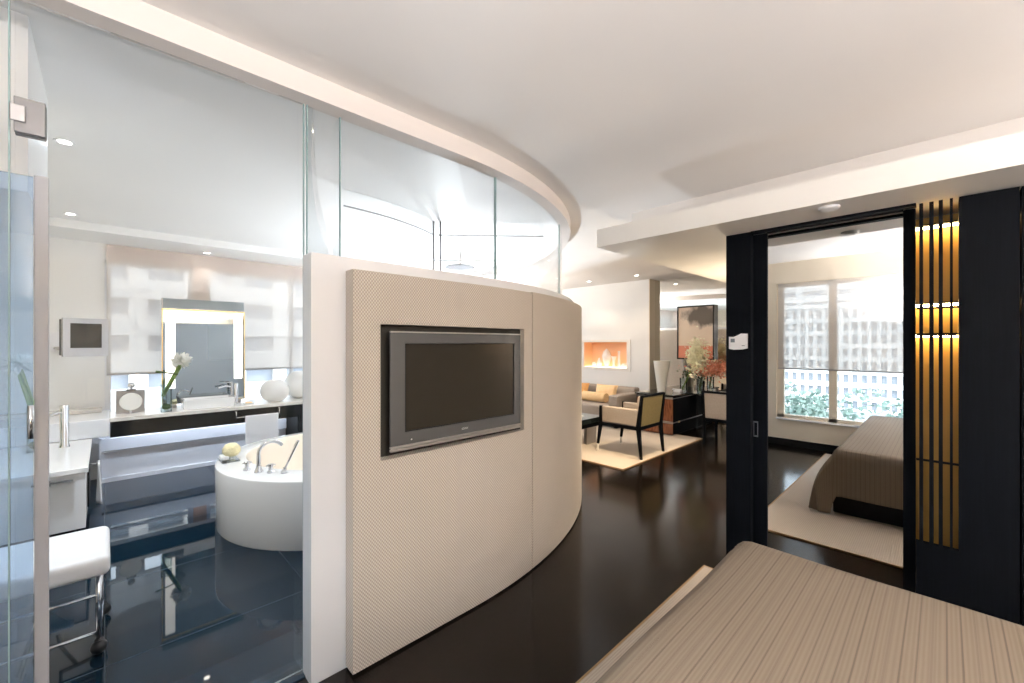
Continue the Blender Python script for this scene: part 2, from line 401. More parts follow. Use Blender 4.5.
obj('sill', MB().box(-.56, -.50, -2.6, 1.76, .375, .40, .004), lacquer, wo)
struct('baseboard_left', MB().box(-.53, -.51, -4, 1.95, 0, .095), black)
bl = thing('roller_blind', (-.545, -.4, 2.36), 'sheer white roller blind half lowered over the bedroom window', 'blind')
obj('blind_fabric', MB().box(-.548, -.546, -2.55, 1.74, 1.14, 2.385), blind_m, bl)
obj('bottom_bar', MB().box(-.553, -.541, -2.55, 1.74, 1.12, 1.14), steel, bl)

# back wall y=6.5 with window_2 (bathroom) and window_3 (living room)
bw = MB()
bw.box(-.95, 0.0, 6.5, 6.62, 0, CEIL); bw.box(0., 3.0, 6.5, 6.62, 0, .46); bw.box(0., 3.0, 6.5, 6.62, 2.43, CEIL)
bw.box(.79, .925, 6.5, 6.62, .46, 2.43); bw.box(3.0, 4.7, 6.5, 6.62, 0, CEIL); bw.box(4.7, 7.3, 6.5, 6.62, 0, .4); bw.box(4.7, 7.3, 6.5, 6.62, 2.43, CEIL)
struct('wall_back', bw, bath_paint)
struct('trim_window', MB().box(.02, 3.0, 6.494, 6.50, 2.43, 2.60).box(.79, .925, 6.494, 6.50, .46, 2.43), mat('apricot_surround', (.80, .47, .32), .6), label='apricot window surround behind the blind')
w2 = MB()
for a, b in ((0, .05), (.74, .79), (.925, .97), (1.9, 1.95), (2.95, 3.0)): w2.box(a, b, 6.53, 6.58, .46, 2.43)
w2.box(0, 3, 6.53, 6.58, .46, .50); w2.box(0, 3, 6.53, 6.58, 2.39, 2.43); w2.box(0, 3, 6.535, 6.575, .60, .63)
wo = struct('window_2', w2, lacquer)
obj('window_pane', MB().box(0, 3, 6.553, 6.557, .46, 2.43), pane, wo)
w3 = MB()
for a in (4.7, 5.95, 7.25): w3.box(a, a+.05, 6.53, 6.58, .4, 2.43)
w3.box(4.7, 7.3, 6.53, 6.58, .4, .45); w3.box(4.7, 7.3, 6.53, 6.58, 2.38, 2.43)
wo = struct('window_3', w3, cream)
obj('window_pane', MB().box(4.7, 7.3, 6.553, 6.557, .4, 2.43), pane, wo)
bl = thing('roller_blind', (1.4, 6.47, 2.6), 'wide sheer roller blind with peach top band over the bathroom window', 'blind')
obj('blind_fabric', MB().box(.015, 2.98, 6.468, 6.470, 1.165, 2.60), blind_m, bl)
obj('bottom_bar', MB().box(.015, 2.98, 6.462, 6.476, 1.145, 1.165), steel, bl)

# head wall, mirror wall, living walls
struct('wall_rear', MB().box(-.65, 3.9, -4.12, -4, 0, CEIL), cream)
nw = MB()      # niche wall x=7.3 y 3.85..6.5, opening y 4.31..5.33 z 1.01..1.53
nw.box(7.3, 7.58, 3.85, 4.31, 0, CEIL); nw.box(7.3, 7.75, 5.33, 6.5, 0, CEIL); nw.box(7.3, 7.75, 4.31, 5.33, 0, 1.01); nw.box(7.3, 7.75, 4.31, 5.33, 1.53, CEIL)
struct('wall_niche', nw, bath_paint)
struct('trim_1', MB().box(7.295, 7.50, 3.835, 3.85, 0, CEIL), cream, label='beige column edge by the niche wall')
struct('wall_right', MB().box(7.80, 7.95, -.3, 6.6, 0, CEIL), cream)
mw = struct('wall_mirror', MB().box(7.50, 7.54, 1.2, 3.85, .0, CEIL), mirror_soft, label='full height mirror wall panel behind the desk')
struct('wall_closet', MB().box(3.95, 7.8, .55, .67, 0, CEIL), paint)
# niche lining and frame
nf = MB()
nf.box(7.285, 7.30, 4.23, 4.31, .955, 1.575); nf.box(7.285, 7.30, 5.33, 5.40, .955, 1.575); nf.box(7.285, 7.30, 4.31, 5.33, .955, 1.012); nf.box(7.285, 7.30, 4.31, 5.33, 1.53, 1.575)
struct('trim_niche_frame', nf, paint)
nl = MB()
nl.box(7.58, 7.60, 4.31, 5.33, 1.01, 1.53); nl.box(7.30, 7.58, 4.31, 4.315, 1.01, 1.53); nl.box(7.30, 7.58, 5.325, 5.33, 1.01, 1.53); nl.box(7.30, 7.58, 4.31, 5.33, 1.525, 1.53)
struct('trim_niche_lining', nl, plaster_or)
struct('trim_niche_glow_shelf', MB().box(7.31, 7.575, 4.32, 5.32, 1.011, 1.02), niche_e)

# dropped soffit and strip above
struct('ceiling_soffit', MB().box(2.86, 7.50, -4, 1.96, 2.278, 2.42), paint, label='white dropped soffit with a free edge')
struct('trim_ceiling_strip', MB().box(3.49, 7.50, -4, 2.01, 2.47, 2.70), ceil_m)
sm = thing('smoke_detector', (2.966, .461, 2.278), 'flat white round smoke detector under the white soffit', 'smoke detector')
obj('body', MB().lathe((2.966, .461, 2.278), [(0, -.02), (.035, -.02), (.05, -.012), (.052, 0), (0, 0)], 28), plastic, sm)

# ---------------- pod wall
struct('wall_pod', MB().strip(pod(3.03, .648), 0, 1.90, .105), lacquer, label='low white partition wall that curves round')
def sub(path, xa, xb):
    return [p for p in path if xa <= p[0] <= xb]
Rw = 3.11; yw = PC[1]-Rw
aa = math.asin((1.936-PC[0])/Rw); ab = math.asin((2.024-PC[0])/Rw)
m1 = MB()
m1.strip([(.800, yw), (.932, yw)], .012, 1.835, .078)
m1.strip([(.932, yw), (PC[0], yw)]+arc(PC[0], PC[1], Rw, -PI/2+math.asin(.02), -PI/2+aa, 6), .012, .946, .078, uv0=.147)
m1.strip([(.932, yw), (PC[0], yw)]+arc(PC[0], PC[1], Rw, -PI/2+math.asin(.02), -PI/2+aa, 6), 1.592, 1.835, .078, uv0=.147)
m1.strip(arc(PC[0], PC[1], Rw, -PI/2+aa, -PI/2+ab, 4), .012, 1.835, .078, uv0=1.151)
wp = tag(obj('woven_wall_panel', m1, woven), 'pale woven fabric wall panel with the television set into it', 'wall panel')
m2 = MB().strip(arc(PC[0], PC[1], Rw, -PI/2+ab+.0028, A_END, 60), .012, 1.84, .078, uv0=3.)
tag(obj('woven_wall_panel', m2, woven), 'woven fabric wall panel curving round to the living room, right of the seam', 'wall panel')
# television recess lining (behind woven panel)
struct('trim_recess', MB().box(.932, 1.936, 1.915, 1.927, .946, 1.592), void)
struct('baseboard_pod', MB().strip(pod(3.075, .805), 0, .012, .04), black)
# glass above pod wall, each pane a thing
zt = 2.60
def gpane(path, label, edges=(0, 1), top=zt, bot=1.90, name='glass_screen'):
    o = thing(name, (path[0][0], path[0][1], bot), label, 'glass panel', 'frameless glass panes above the low wall')
    obj('pane', MB().strip(path, bot, top, .010), glass, o)
    for e in edges:
        p = path[0 if e == 0 else -1]
        obj('polished_edge', MB().box(p[0]-.0022, p[0]+.0022, p[1]-.001, p[1]+.011, bot, top), glass_edge, o)
    return o
gy = 2.04; RG = PC[1]-gy
def garc(xa, xb, n=12): return arc(PC[0], PC[1], RG, -PI/2+math.asin((xa-PC[0])/RG), -PI/2+math.asin((xb-PC[0])/RG), n)
gpane([(.668, gy), (.820, gy)], 'narrow clear glass pane above the white end of the low wall')
gpane([(.826, gy), (PC[0], gy)]+garc(PC[0]+.03, 1.848, 6), 'wide clear glass pane above the television', (1,))
gpane(garc(1.856, 3.0, 16), 'curved clear glass pane above the woven wall at the bend', (0,))
gpane(arc(PC[0], PC[1], RG, -PI/2+math.asin((3.006-PC[0])/RG), A_END, 30), 'curved clear glass pane round the far side of the low wall', (0,))
# bulkhead ring above
struct('trim_bulkhead', MB().strip([(-.83, 1.96)]+pod(3.0, 0.), 2.597, 2.70, .10), mat('bulkhead_paint', (.74, .69, .66), .7), label='curved bulkhead under the ceiling')

# ---------------- glass entrance door and tinted panel, left
gd = thing('glass_door', (-.2, gy, 0), 'full height clear glass door to the bathroom left of the low wall', 'glass door')
obj('door_pane', MB().box(-.203, .655, gy, gy+.010, .01, 2.595), glass, gd)
obj('polished_edge', MB().box(.652, .656, gy-.001, gy+.011, .01, 2.595), glass_edge, gd)
hb = MB(); hb.box(-.204, -.137, gy-.018, gy-.001, 2.165, 2.275, .002); hb.box(-.204, -.137, gy+.011, gy+.028, 2.165, 2.275, .002)
hinge_m = mat('hinge_steel', (.24, .235, .24), .45, .8)
hg = obj('hinge', hb, hinge_m, gd, label='square brushed steel glass hinge')
obj('knuckle', MB().box(-.212, -.178, gy-.028, gy-.018, 2.195, 2.247, .003), steel, hg)
hb = MB(); hb.box(-.204, -.137, gy-.018, gy-.001, .2, .31, .002); hb.box(-.204, -.137, gy+.011, gy+.028, .2, .31, .002)
obj('hinge', hb, steel, gd)
tp = thing('glass_screen', (-.5, gy, 0), 'blue tinted fixed glass panel at the far left beside the grey post', 'glass panel')
obj('tinted_pane', MB().box(-.83, -.166, gy+.014, gy+.024, .01, 2.04), blueglass, tp)
obj('polished_edge', MB().box(-.217, -.213, gy-.001, gy+.011, .01, 2.595), glass_edge, tp)
obj('pane', MB().box(-.83, -.213, gy, gy+.010, 2.042, 2.595), glass, tp)
hd = MB(); hd.tube([(-.176, gy+.045, 1.19), (-.176, gy+.045, 1.31)], .009, 10); 
struct('trim_3', MB().box(-.165, -.133, 2.066, 2.09, .006, 2.05, .002), mat('grey_post', (.52, .52, .56), .5), label='slim grey post behind the glass door hinge')
dh = thing('door_pull', (-.19, gy, 1.2), 'small chrome pull on the blue tinted glass beside the grey post', 'handle')
obj('grip', MB().tube([(-.168, gy-.035, 1.20), (-.168, gy-.035, 1.305)], .008, 10), chrome, dh)
obj('mount', MB().tube([(-.168, gy, 1.21), (-.168, gy-.035, 1.21)], .006, 8), chrome, dh)
obj('mount', MB().tube([(-.168, gy, 1.295), (-.168, gy-.035, 1.295)], .006, 8), chrome, dh)
struct('trim_4', MB().box(-.83, -.20, 2.32, 3.05, 2.05, 2.69), bath_paint, label='boxed bulkhead at the far left of the bathroom')

# ---------------- mirror wall (x = 3.2)
XM = 3.22; HT = 2.275; XD = 3.335
struct('wall_panel_left', MB().box(XM, XM+.06, .940, 1.10, 0, 2.275), blackw, label='black wood wall end panel with thermostat')
struct('trim_5', MB().box(XM, XM+.05, .112, .940, 2.262, 2.28), blackw, label='black header above the mirror door')
sd = thing('sliding_door', (XD, .5, 0), 'black framed sliding door with full height mirror reflecting the bed', 'sliding door')
f = MB()
f.box(XD, XD+.045, .869, .962, 0.01, HT); f.box(XD, XD+.045, .118, .170, .01, HT); f.box(XD, XD+.045, .170, .869, 2.272, HT+.004); f.box(XD, XD+.045, .170, .869, .01, .04)
obj('door_frame', f, blackw, sd)
obj('mirror', MB().box(XD+.012, XD+.020, .170, .869, .04, 2.272), mirror_m, sd)
f = MB(); f.box(XD-.004, XD, .925, .955, .835, .845); f.box(XD-.004, XD, .925, .955, .936, .946); f.box(XD-.004, XD, .925, .930, .845, .936); f.box(XD-.004, XD, .950, .955, .845, .936)
obj('recessed_pull', f, steel, sd, label='small rectangular steel recessed pull')
# slatted screen
sc = thing('slatted_screen', (XM, .0, 0), 'black slatted screen with five glowing gold slots beside the mirror door', 'screen')
ys = [(.112, .099), (.084, .060), (.043, .024), (.008, -.018), (-.029, -.051)]
prev = .112
slats = []
for i, (a, b) in enumerate(ys):
    nxt = ys[i+1][0] if i < 4 else None
    if nxt is not None: slats.append((nxt, b))
for a, b in slats: obj('slat', MB().box(XM, XM+.03, a, b, .0, 2.27), blackw, sc)
obj('lower_panel', MB().box(XM+.002, XM+.03, -.051, .112, 0, .41), blackw, sc)
for z in (.855, 1.548, 1.695):
    obj('cross_bar', MB().box(XM+.03, XM+.045, -.051, .112, z-.005, z+.005), blackw, sc)
struct('wall_panel_right', MB().box(XM, XM+.12, -.255, -.051, 0, 2.27), blackw, label='black wood wall panel right of the slats')
struct('wall_panel_far_right', MB().box(XM+.004, XM+.12, -4, -.262, 0, 2.27), blackw, label='black wood wall panel at the right edge')
# closet behind slats and mirror door
cl = MB()
cl.box(XM+.42, XM+.44, -.30, 1.1, 0, 2.275); cl.box(XM+.12, XM+.42, -.32, -.30, 0, 2.275)
struct('wall_closet_back', cl, goldback)
for z, e in ((1.73, 0), (2.20, 0), (1.546, 0)):
    o = thing('closet_light', (XM+.25, .03, z), 'small warm closet light glowing behind the slats %s' % ({1.73: 'level with the shelf', 2.20: 'just under the soffit', 1.546: 'below the shelf'}[z]), 'light')
    obj('tube', MB().tube([(XM+.36, -.28, z), (XM+.36, 1.04, z)], .008, 8), amber_e, o)
    obj('shelf_bracket', MB().box(XM+.33, XM+.42, -.28, 1.04, z+.010, z+.016), blackw, o)
struct('wall_corridor', MB().box(XM+.06, 3.95, 1.06, 1.10, 0, 2.275).box(3.9, 3.95, .6, 1.10, 0, 2.275), blackw)
# thermostat
th = thing('thermostat', (XM, 1.01, 1.45), 'white wall thermostat with small grey display on the black panel', 'thermostat')
pts = [(1.074, 1.462), (1.04, 1.456), (.99, 1.458), (.957, 1.466), (.957, 1.568), (.995, 1.570), (1.02, 1.556), (1.045, 1.546), (1.074, 1.548)]
obj('body', MB().prism(pts, XM-.022, XM-.0005, 'x'), plastic, th)
obj('display', MB().box(XM-.024, XM-.0221, 1.035, 1.062, 1.508, 1.534), lcd, th)
obj('print', MB().box(XM-.0226, XM-.0221, .970, .990, 1.482, 1.487), lcd, th)

# ================================================================ TELEVISION
tv = thing('television', (1.43, 1.90, .98), 'wall mounted flat television with silver grey bezel and dark screen', 'television')
y0 = 1.855
bz = MB()
for q in ((.986, 1.874, 1.50, 1.553), (.986, 1.874, 1.0, 1.062), (.986, 1.066, 1.055, 1.507), (1.820, 1.874, 1.055, 1.507)): bz.box(q[0], q[1], y0, y0+.014, q[2], q[3], .003)
obj('bezel', bz, tvgrey, tv)
obj('casing', MB().box(1.01, 1.85, y0+.015, y0+.06, 1.0, 1.54, .006), black, tv)
obj('inner_bezel', MB().box(1.064, 1.072, y0+.004, y0+.02, 1.06, 1.502).box(1.816, 1.823, y0+.004, y0+.02, 1.06, 1.502).box(1.064, 1.823, y0+.004, y0+.02, 1.496, 1.503).box(1.064, 1.823, y0+.004, y0+.02, 1.06, 1.067), black, tv)
obj('screen', MB().box(1.066, 1.822, y0+.008, y0+.0145, 1.06, 1.504), screen, tv)
obj('lower_rail', MB().box(.986, 1.874, y0-.006, y0+.014, .990, 1.000, .002).box(.986, 1.874, y0-.004, y0+.014, .974, .986, .003), silver, tv, label='bright silver rail')
obj('top_rail', MB().box(.986, 1.874, y0-.004, y0+.014, 1.553, 1.560, .002), silver, tv)
fc = bpy.data.curves.new('lettering', 'FONT'); fc.body = 'SONY'; fc.size = .017; fc.extrude = .0006; fc.align_x = 'CENTER'
fo = bpy.data.objects.new('lettering', fc); COL.objects.link(fo); fo.parent = tv; fo.data.materials.append(logo)
fo.rotation_euler = (PI/2, 0, 0); fo.location = (1.435-1.43, y0-.001-1.90, 1.024-.98)
bpy.context.view_layer.update()
_me = bpy.data.meshes.new_from_object(fo.evaluated_get(bpy.context.evaluated_depsgraph_get()))
fm = bpy.data.objects.new('brand_lettering', _me); COL.objects.link(fm); fm.parent = tv; fm.rotation_euler = fo.rotation_euler; fm.location = fo.location
if not _me.materials: _me.materials.append(logo)
bpy.data.objects.remove(fo)
obj('standby_light', MB().lathe((0, 0, 0), [(0, 0), (.004, 0), (.004, .002), (0, .002)], 12), logo, None)
sl = bpy.data.objects['standby_light']; sl.parent = tv; sl.rotation_euler = (PI/2, 0, 0); sl.location = (1.10-1.43, y0-1.90, 1.022-.98)
obj('wall_mount', MB().box(1.2, 1.65, y0+.05, 1.915, 1.1, 1.4), black, tv)

# ================================================================ BATHTUB
tc = (1.632, 4.005); TR = 1.0; TZ = .51; ic = (1.70, 4.09); IR = .82
tub = thing('bathtub', (tc[0], tc[1], .006), 'large round white freestanding bathtub with cream inside', 'bathtub')
m = MB(); n = 72
def ring(c, R, z): return [m.b.verts.new((c[0]+R*math.cos(2*PI*k/n), c[1]+R*math.sin(2*PI*k/n), z)) for k in range(n)]
rs = [ring(tc, TR-.012, .006), ring(tc, TR-.006, .02), ring(tc, TR, TZ-.03), ring(tc, TR-.004, TZ-.008), ring(tc, TR-.016, TZ), ring(ic, IR+.012, TZ)]
for a, b in zip(rs, rs[1:]):
    for k in range(n):
        fc_ = m.b.faces.new([a[k], a[(k+1) % n], b[(k+1) % n], b[k]]); fc_.smooth = True
obj('shell', m, porcelain, tub, smooth_angle=.7)
m = MB()
rs = [ring(ic, IR+.012, TZ), ring(ic, IR, TZ-.012), ring(ic, IR-.03, TZ-.10), ring(ic, IR-.07, .30), ring(ic, IR-.14, .16), ring(ic, IR-.24, .12)]
for a, b in zip(rs, rs[1:]):
    for k in range(n):
        fc_ = m.b.faces.new([a[k], a[(k+1) % n], b[(k+1) % n], b[k]]); fc_.smooth = True
m.b.faces.new(rs[-1])
obj('basin', m, tub_in, tub, label='cream inner basin')
# mixer: spout, two handles, hand shower
def toward(p, c, d): 
    v = Vector((c[0]-p[0], c[1]-p[1])); v.normalize(); return (p[0]+v.x*d, p[1]+v.y*d)
sp = (.853, 3.68)
base = [(sp[0], sp[1], TZ), (sp[0], sp[1], TZ+.12)]
dirv = (Vector((1.25, 3.62))-Vector(sp)).normalized()
curve = [(sp[0]+dirv.x*(.085-.085*math.cos(t)), sp[1]+dirv.y*(.085-.085*math.cos(t)), TZ+.14+.085*math.sin(t)) for t in [i*PI*.82/10 for i in range(11)]]
s_ = obj('spout', MB().lathe((sp[0], sp[1], TZ), [(0, 0), (.032, 0), (.032, .012), (.02, .03), (.018, .05)], 20).tube(base+curve, [.017]*2+[.015]*11, 12), chrome, tub, label='tall curved chrome spout')
for q in ((.800, 3.80), (.915, 3.60)):
    h = obj('tap_handle', MB().lathe((q[0], q[1], TZ), [(0, 0), (.028, 0), (.028, .01), (.016, .02), (.016, .045), (.022, .05), (.022, .065), (0, .068)], 18), chrome, tub)
    obj('cross_grip', MB().tube([(q[0]-.033, q[1], TZ+.055), (q[0]+.033, q[1], TZ+.055)], .007, 8).tube([(q[0], q[1]-.033, TZ+.055), (q[0], q[1]+.033, TZ+.055)], .007, 8), chrome, h)
q = (.99, 3.52)
obj('hand_shower', MB().lathe((q[0], q[1], TZ), [(0, 0), (.030, 0), (.030, .008), (.014, .022), (.012, .04)], 18).tube([(q[0], q[1], TZ+.03), (q[0]+.03, q[1]-.012, TZ+.10), (q[0]+.085, q[1]-.04, TZ+.24)], [.008, .009, .013], 10), chrome, tub)
# drain plate on basin wall
dr = obj('overflow_plate', MB().lathe((0, 0, 0), [(0, .006), (.028, .006), (.03, 0), (0, 0)], 20), chrome, None)
dr.parent = tub; dr.rotation_euler = (0, PI/2, 0); dr.location = (ic[0]-.755+.02-tc[0]+.02, ic[1]-tc[1]-.02, .40)
# soap tray with sponge
st = thing('soap_tray', (.765, 4.24, TZ), 'small glass tray on the bathtub rim', 'tray')
obj('base', MB().box(.69, .82, 4.13, 4.32, TZ+.001, TZ+.012, .003), vglass, st)
obj('folded_cloth', MB().box(.695, .75, 4.18, 4.30, TZ+.012, TZ+.045, .008), towel_m, st, label='white folded cloth')
spg = MB().ball((0, 0, 0), .068, (1, 1.1, .85), 24)
for v in spg.b.verts: v.co *= 1+random.uniform(-.05, .05)
for v in spg.b.verts: v.co += Vector((.775, 4.23, TZ+.085))
tag(obj('sponge', spg, sponge_m), 'round yellow bath sponge on the tray at the tub rim', 'sponge')

# ================================================================ BATHROOM COUNTER etc
ct = thing('counter', (1.4, 6.1, 0), 'long pale stone counter with black front under the bathroom window', 'counter')
obj('worktop', MB().box(.034, 3.9, 5.80, 6.44, .715, .755, .004), stone, ct)
obj('front_panel', MB().box(.04, 3.9, 5.825, 5.85, .555, .714), black, ct, label='glossy black front panel')
obj('cabinet', MB().box(1.80, 3.9, 5.86, 6.44, .0, .714), black, ct, label='black cabinet')
rb = thing('radiator_cover', (.9, 6.4, 0), 'low white boxed cover along the wall below the stone counter', 'cover')
obj('front', MB().prism([(6.29, .006), (6.29, .33), (6.255, .345), (6.255, .475), (6.40, .475), (6.40, .006)], -.02, 1.78, 'x'), lacquer, rb)
obj('plinth', MB().box(-.02, 1.78, 6.27, 6.29, .006, .05), lacquer, rb)
obj('end_panel', MB().box(-.045, -.02, 6.245, 6.40, .006, .49), lacquer, rb)
lb = tag(obj('ledge', MB().box(-.82, .034, 5.70, 6.49, .590, .762, .005), lacquer), 'thick white ledge box joining the stone counter at the left', 'ledge')
tag(obj('splash_slab', MB().box(-.82, -.02, 6.30, 6.49, .763, .80, .004), stone), 'thin cream stone slab lying on the thick white ledge', 'slab')
va = thing('vanity_unit', (-.45, 5.0, 0), 'low white vanity unit below the ledge on the left bathroom wall', 'vanity')
obj('worktop', MB().box(-.82, -.085, 4.40, 5.695, .550, .588, .004), porcelain, va)
obj('cabinet', MB().box(-.82, -.10, 4.42, 5.69, .14, .549, .003), lacquer, va)
obj('side_panel', MB().box(-.099, -.088, 4.75, 5.05, .20, .50), black, va, label='dark panel')
obj('toe_kick', MB().box(-.80, -.16, 4.48, 5.65, .006, .14), black, va)
tr = thing('towel_hook', (-.08, 5.12, .53), 'small chrome hook on the side of the low vanity', 'hook')
obj('stem', MB().tube([(-.099, 5.12, .46), (-.045, 5.12, .46), (-.045, 5.12, .49)], .006, 8), chrome, tr)
def towel(name, x0, x1, y, z0, z1, ax, label, group=None, amp=.008):
    m = MB(); nx, nz = 24, 10; V = []
    for j in range(nz+1):
        row = []
        for i in range(nx+1):
            t = i/nx; z = z1+(z0-z1)*j/nz; w = x0+(x1-x0)*t; off = amp*math.sin(t*11+1)*(j/nz)
            row.append(m.b.verts.new((w, y+off, z) if ax == 'x' else (y+off, w, z)))
        V.append(row)
    for j in range(nz):
        for i in range(nx):
            f = m.b.faces.new([V[j][i], V[j][i+1], V[j+1][i+1], V[j+1][i]]); f.smooth = True
    o = obj(name, m, towel_m); md = o.modifiers.new('s', 'SOLIDIFY'); md.thickness = .012; md.offset = 0
    return tag(o, label, 'towel', group)
towel('hand_towel', 5.02, 5.20, -.035, .13, .47, 'y', 'white towel hanging from the hook beside the low vanity', amp=.015)
rl = thing('towel_rail', (1.36, 5.76, .63), 'slim chrome towel rail under the stone counter', 'towel rail')
obj('rail', MB().tube([(1.10, 5.74, .635), (1.56, 5.74, .635)], .006, 8), chrome, rl)
obj('post', MB().tube([(1.10, 5.74, .63), (1.10, 5.74, .70), (1.10, 5.82, .70)], .006, 8), chrome, rl)
obj('post', MB().tube([(1.555, 5.74, .63), (1.555, 5.74, .70), (1.555, 5.82, .70)], .006, 8), chrome, rl)
tw = MB()
tw.prism([(5.728, .24), (5.728, .635), (5.732, .646), (5.748, .646), (5.752, .635), (5.752, .30), (5.748, .30), (5.746, .632), (5.734, .632), (5.734, .24)], 1.19, 1.54, 'x')
tag(obj('bath_towel', tw, towel_m), 'large white towel folded over the rail under the counter', 'towel')

ul = thing('added_counter_light', (.9, 6.12, .70), 'added cool strip light under the stone counter', 'light')  # strip light added to brighten the white cover below the counter
obj('channel', MB().box(.05, 1.75, 6.10, 6.15, .700, .714), plastic, ul)
ad_ = bpy.data.lights.new('fill_strip', 'AREA'); ad_.shape = 'RECTANGLE'; ad_.size = 1.7; ad_.size_y = .02; ad_.energy = 5; ad_.color = (.72, .82, 1)
ao_ = bpy.data.objects.new('fill_strip', ad_); COL.objects.link(ao_); ao_.parent = ul; ao_.location = (0, .005, -.003)
# vanity mirror unit with lit sides
mu = thing('vanity_mirror', (.87, 6.2, .755), 'tall vanity mirror with two lit side strips standing on the counter', 'mirror')
obj('cabinet', MB().box(.468, 1.276, 6.205, 6.30, .80, 2.02), steel, mu)
obj('mirror', MB().box(.475, 1.269, 6.199, 6.204, .80, 2.018), mat('grey_mirror', (.46, .51, .54), .0, 1.), mu)
obj('top_panel', MB().box(.475, 1.269, 6.195, 6.1985, 1.905, 2.018), mat('grey_reflection_band', (.22, .26, .28), .3), mu, label='grey band dimming the reflection at the mirror top')  # grey panel added over the mirror top to dim its bright reflection
obj('light_strip', MB().box(.497, .585, 6.190, 6.198, .98, 1.845), strip_e, mu, label='glowing white light strip, left')
obj('light_strip', MB().box(1.163, 1.249, 6.190, 6.198, 1.06, 1.865), strip_e, mu, label='glowing white light strip, right')
obj('trim', MB().box(.465, .475, 6.185, 6.204, .80, 1.89).box(1.268, 1.278, 6.185, 6.204, .80, 1.89).box(.465, 1.278, 6.190, 6.204, 1.885, 1.90), brass, mu, label='thin brass trim')
obj('foot', MB().box(.50, .60, 6.21, 6.29, .755, .80), steel, mu)
obj('foot', MB().box(1.14, 1.24, 6.21, 6.29, .755, .80), steel, mu)
# basin
bs = thing('wash_basin', (.87, 6.05, .755), 'rectangular white wash basin standing on the stone counter', 'basin')
b = MB(); B0 = (.625, 1.115, 5.88, 6.16); z0, z1 = .756, .868
o4 = lambda z, i: [b.b.verts.new(p) for p in ((B0[0]+i, B0[2]+i, z), (B0[1]-i, B0[2]+i, z), (B0[1]-i, B0[3]-i, z), (B0[0]+i, B0[3]-i, z))]
R4 = [o4(z0, .012), o4(z1, 0), o4(z1, .02), o4(z1-.05, .03), o4(z1-.075, .11)]
for a, c in zip(R4, R4[1:]):
    for k in range(4): b.b.faces.new([a[k], a[(k+1) % 4], c[(k+1) % 4], c[k]])
b.b.faces.new(R4[0][::-1]); b.b.faces.new(R4[-1])
obj('bowl', b, porcelain, bs)
obj('drain', MB().lathe((.87, 6.03, z1-.074), [(0, .003), (.02, .003), (.022, 0), (0, 0)], 16), chrome, bs)
fa = thing('basin_tap', (1.15, 6.02, .755), 'tall cylindrical chrome tap beside the rectangular basin', 'tap')
obj('body', MB().lathe((1.15, 6.02, .755), [(0, 0), (.022, 0), (.022, .255), (.020, .26), (0, .26)], 18), chrome, fa)
obj('body_rear', MB().lathe((1.12, 6.10, .755), [(0, 0), (.014, 0), (.014, .27), (0, .27)], 14), chrome, fa)
obj('spout', MB().tube([(1.12, 6.10, .97), (1.06, 6.10, .985), (.98, 6.09, .965)], [.010, .010, .013], 10), chrome, fa)
obj('lever', MB().tube([(1.12, 6.10, 1.02), (1.03, 6.11, 1.03)], .006, 8), chrome, fa)
sd_ = thing('soap_dish', (1.27, 5.95, .755), 'small pale dish with peach soap on the counter', 'dish')
obj('dish', MB().lathe((1.27, 5.95, .755), [(0, 0), (.05, 0), (.065, .018), (.06, .018), (.045, .006), (0, .006)], 24), porcelain, sd_)
tag(obj('soap_bar', MB().box(1.235, 1.305, 5.93, 5.975, .762, .785, .008), peach_fab), 'peach soap bar lying in the small pale dish', 'soap')

def pot(name, c, r, h, label, mouth):
    o = MB(); k = 20; prof = [(0, 0), (r*.38, 0)]
    for i in range(1, k):
        t = PI*(.14+.72*i/k); prof.append((r*math.sin(t), h/2-h/2*math.cos(t)/math.cos(PI*.14)))
    prof += [(mouth, h), (mouth-.006, h-.004), (mouth-.004, h-.03), (0, h-.03)]
    o.lathe(c, prof, 40)
    return tag(obj(name, o, white_cer), label, 'vase', 'round white vases on the stone counter')
pot('round_vase', (1.576, 6.02, .755), .166, .275, 'squat round white vase on the counter beside the vanity mirror', .06)
pot('round_vase', (1.955, 6.20, .755), .215, .365, 'larger round white vase half hidden by the low wall end', .07)

# round table mirror / clock on the counter
cm = thing('cosmetic_mirror', (.20, 6.05, .755), 'steel framed square stand with round magnifying mirror and ball top', 'mirror')
obj('back_plate', MB().box(.085, .315, 6.08, 6.095, .757, 1.0, .002), steel, cm)
o = obj('round_mirror', MB().lathe((0, 0, 0), [(0, .012), (.085, .012), (.092, .006), (.092, -.006), (0, -.006)], 32), paper, None, label='bright oval mirror disc')
o.parent = cm; o.rotation_euler = (PI/2, 0, 0); o.location = (.0, -.05, .13)
obj('stem', MB().tube([(.20, 6.03, .757), (.20, 6.03, .80)], .012, 10).lathe((.20, 6.03, .757), [(0, 0), (.04, 0), (.04, .006), (0, .012)], 18), chrome, cm)
obj('ball_top', MB().ball((.205, 6.05, 1.055), .032).box(.165, .245, 6.03, 6.07, .995, 1.015, .004).tube([(.205, 6.05, 1.01), (.205, 6.05, 1.04)], .010, 8), chrome, cm)

